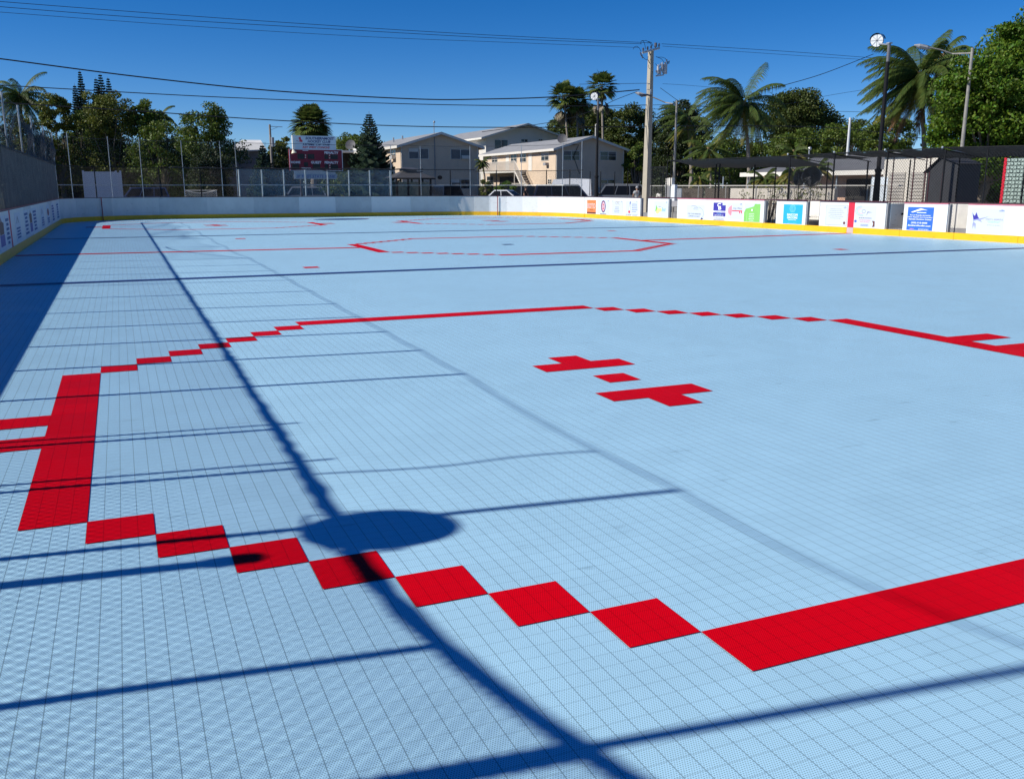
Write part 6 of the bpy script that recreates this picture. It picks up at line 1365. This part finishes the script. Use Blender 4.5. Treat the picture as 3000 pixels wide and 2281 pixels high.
# ================================================================== PEOPLE
skin = mat('skin', (.42, .24, .16), .55); hair_m = mat('hair_dark', (.02, .015, .012), .7)
def skinned(name, m_, joints, bones, parent, lv=1):
    """one continuous skin surface; joints {n:(x,y,z,rx,ry)} in feet, first joint is the root"""
    names = list(joints); me = bpy.data.meshes.new(name); me.from_pydata([tuple(c*F for c in joints[n][:3]) for n in names], [(names.index(a), names.index(b)) for a, b in bones], [])
    o = bpy.data.objects.new(name, me); C.objects.link(o); md = o.modifiers.new('skin', 'SKIN'); md.use_smooth_shade = True
    for i, n in enumerate(names): sv = me.skin_vertices[0].data[i]; sv.radius = (joints[n][3]*F, joints[n][-1]*F if len(joints[n]) > 4 else joints[n][3]*F); sv.use_root = i == 0
    sb = o.modifiers.new('sub', 'SUBSURF'); sb.levels = lv; sb.render_levels = lv
    dg = bpy.context.evaluated_depsgraph_get(); m2 = bpy.data.meshes.new_from_object(o.evaluated_get(dg)); bpy.data.objects.remove(o)
    o = bpy.data.objects.new(name, m2); m2.materials.clear(); m2.materials.append(m_); C.objects.link(o)
    for pl in m2.polygons: pl.use_smooth = True
    if parent: o.parent = parent
    return o
def person(label, loc, rz, shirt, trousers, h=5.7, armpose=0, cap=False):
    t = thing('person', label, 'person', (0, 0, 0)); k = h/5.8
    J = {'pelvis': (0, 0, 3.0, .42, .32), 'waist': (0, 0, 3.5, .40, .28), 'chest': (0, 0, 4.2, .52, .33), 'neckb': (0, 0, 4.72, .25, .22), 'neck': (0, -.03, 4.95, .17), 'chin': (0, -.06, 5.12, .24, .26), 'head': (0, -.02, 5.4, .31, .35), 'crown': (0, 0, 5.66, .22, .26)}
    B = [('pelvis', 'waist'), ('waist', 'chest'), ('chest', 'neckb'), ('neckb', 'neck'), ('neck', 'chin'), ('chin', 'head'), ('head', 'crown')]
    for s_, n in ((-1, 'l'), (1, 'r')):
        bend = armpose*(1 if s_ > 0 else .6)
        J.update({n+'sh': (s_*.62, 0, 4.55, .2), n+'el': (s_*.82, -.05-.25*bend, 3.6+.05*bend, .14), n+'wr': (s_*(.85-.2*bend), -.25-.75*bend, 2.85+.6*bend, .095), n+'pm': (s_*(.84-.25*bend), -.33-.9*bend, 2.6+.62*bend, .13, .06)})
        B += [('chest', n+'sh'), (n+'sh', n+'el'), (n+'el', n+'wr'), (n+'wr', n+'pm')]
        for f, (dx, dz, l) in enumerate(((-.07, 0, .22), (-.025, 0, .26), (.025, 0, .25), (.07, 0, .19), (-.13, .12, .14))):
            J[n+'f%d' % f] = (J[n+'pm'][0]+dx, J[n+'pm'][1]-.05-(.1 if f == 4 else .03*f), J[n+'pm'][2]-l+dz, .032); B.append((n+'pm', n+'f%d' % f))
        J.update({n+'hip': (s_*.3, 0, 2.85, .30), n+'kn': (s_*.33, -.04, 1.6, .21), n+'an': (s_*.34, .05, .28, .13), n+'ft': (s_*.37, -.55, .1, .13, .09)}); B += [('pelvis', n+'hip'), (n+'hip', n+'kn'), (n+'kn', n+'an'), (n+'an', n+'ft')]
    body = skinned('body', skin, J, B, t)
    grow = lambda d, e: {a: (b[0], b[1], b[2], *[x+e for x in b[3:]]) for a, b in d.items()}
    S_ = {a: J[a] for a in ('waist', 'pelvis', 'chest', 'neckb', 'lsh', 'rsh')}
    for n in 'lr': a, b = np.array(J[n+'sh'][:3]), np.array(J[n+'el'][:3]); m__ = a+(b-a)*.6; S_[n+'sl'] = (*m__, .17)
    skinned('shirt', shirt, grow(S_, .05), [('waist', 'pelvis'), ('waist', 'chest'), ('chest', 'neckb'), ('chest', 'lsh'), ('chest', 'rsh'), ('lsh', 'lsl'), ('rsh', 'rsl')], t)
    T_ = {a: J[a] for a in ('pelvis', 'lhip', 'rhip', 'lkn', 'rkn', 'lan', 'ran')}; skinned('trousers', trousers, grow(T_, .035), [('pelvis', 'lhip'), ('pelvis', 'rhip'), ('lhip', 'lkn'), ('rhip', 'rkn'), ('lkn', 'lan'), ('rkn', 'ran')], t)
    MB().ball((0, .05, 5.52), .37, 12, 8, (.93, 1.0, .92)).build('hair', hair_m if not cap else mat('cap_grey', (.3, .3, .32), .8), t)
    fm = MB(); fm.ball((0, -.40, 5.35), .055, 6, 4, (1, 1.3, 1.4))
    for s_ in (-1, 1): fm.ball((s_*.33, 0, 5.38), .07, 6, 4, (.5, 1, 1.3))
    fm.build('face', skin, t); ey = MB()
    for s_ in (-1, 1): ey.ball((s_*.12, -.345, 5.43), .035, 6, 4)
    ey.box(-.1, .1, -.36, -.34, 5.19, 5.215); ey.build('eyes', hair_m, t)
    sh_ = MB()
    for s_ in (-1, 1): sh_.ball((s_*.37, -.25, .12), .22, 8, 5, (.8, 1.7, .55))
    sh_.build('shoes', black, t)
    t.location = Vector((loc[0]*F, loc[1]*F, -.26*F)); t.rotation_euler = (0, 0, rz); t.scale = (k, k, k); return t
q = gp(1540, 226); person('person in a black short sleeved top walking in front of the garden wall', q, .5, mat('cloth_black', (.015, .015, .018), .9), mat('cloth_dark', (.03, .03, .04), .9), 5.55, .2)
q = gp(1866, 205); person('person in a grey and white shirt and jeans by the far right fence', q, math.pi-.2, mat('cloth_grey_white', (.42, .44, .45), .9, var=.5, vscale=4), mat('denim', (.08, .12, .2), .9, var=.2), 5.6, .9, True)
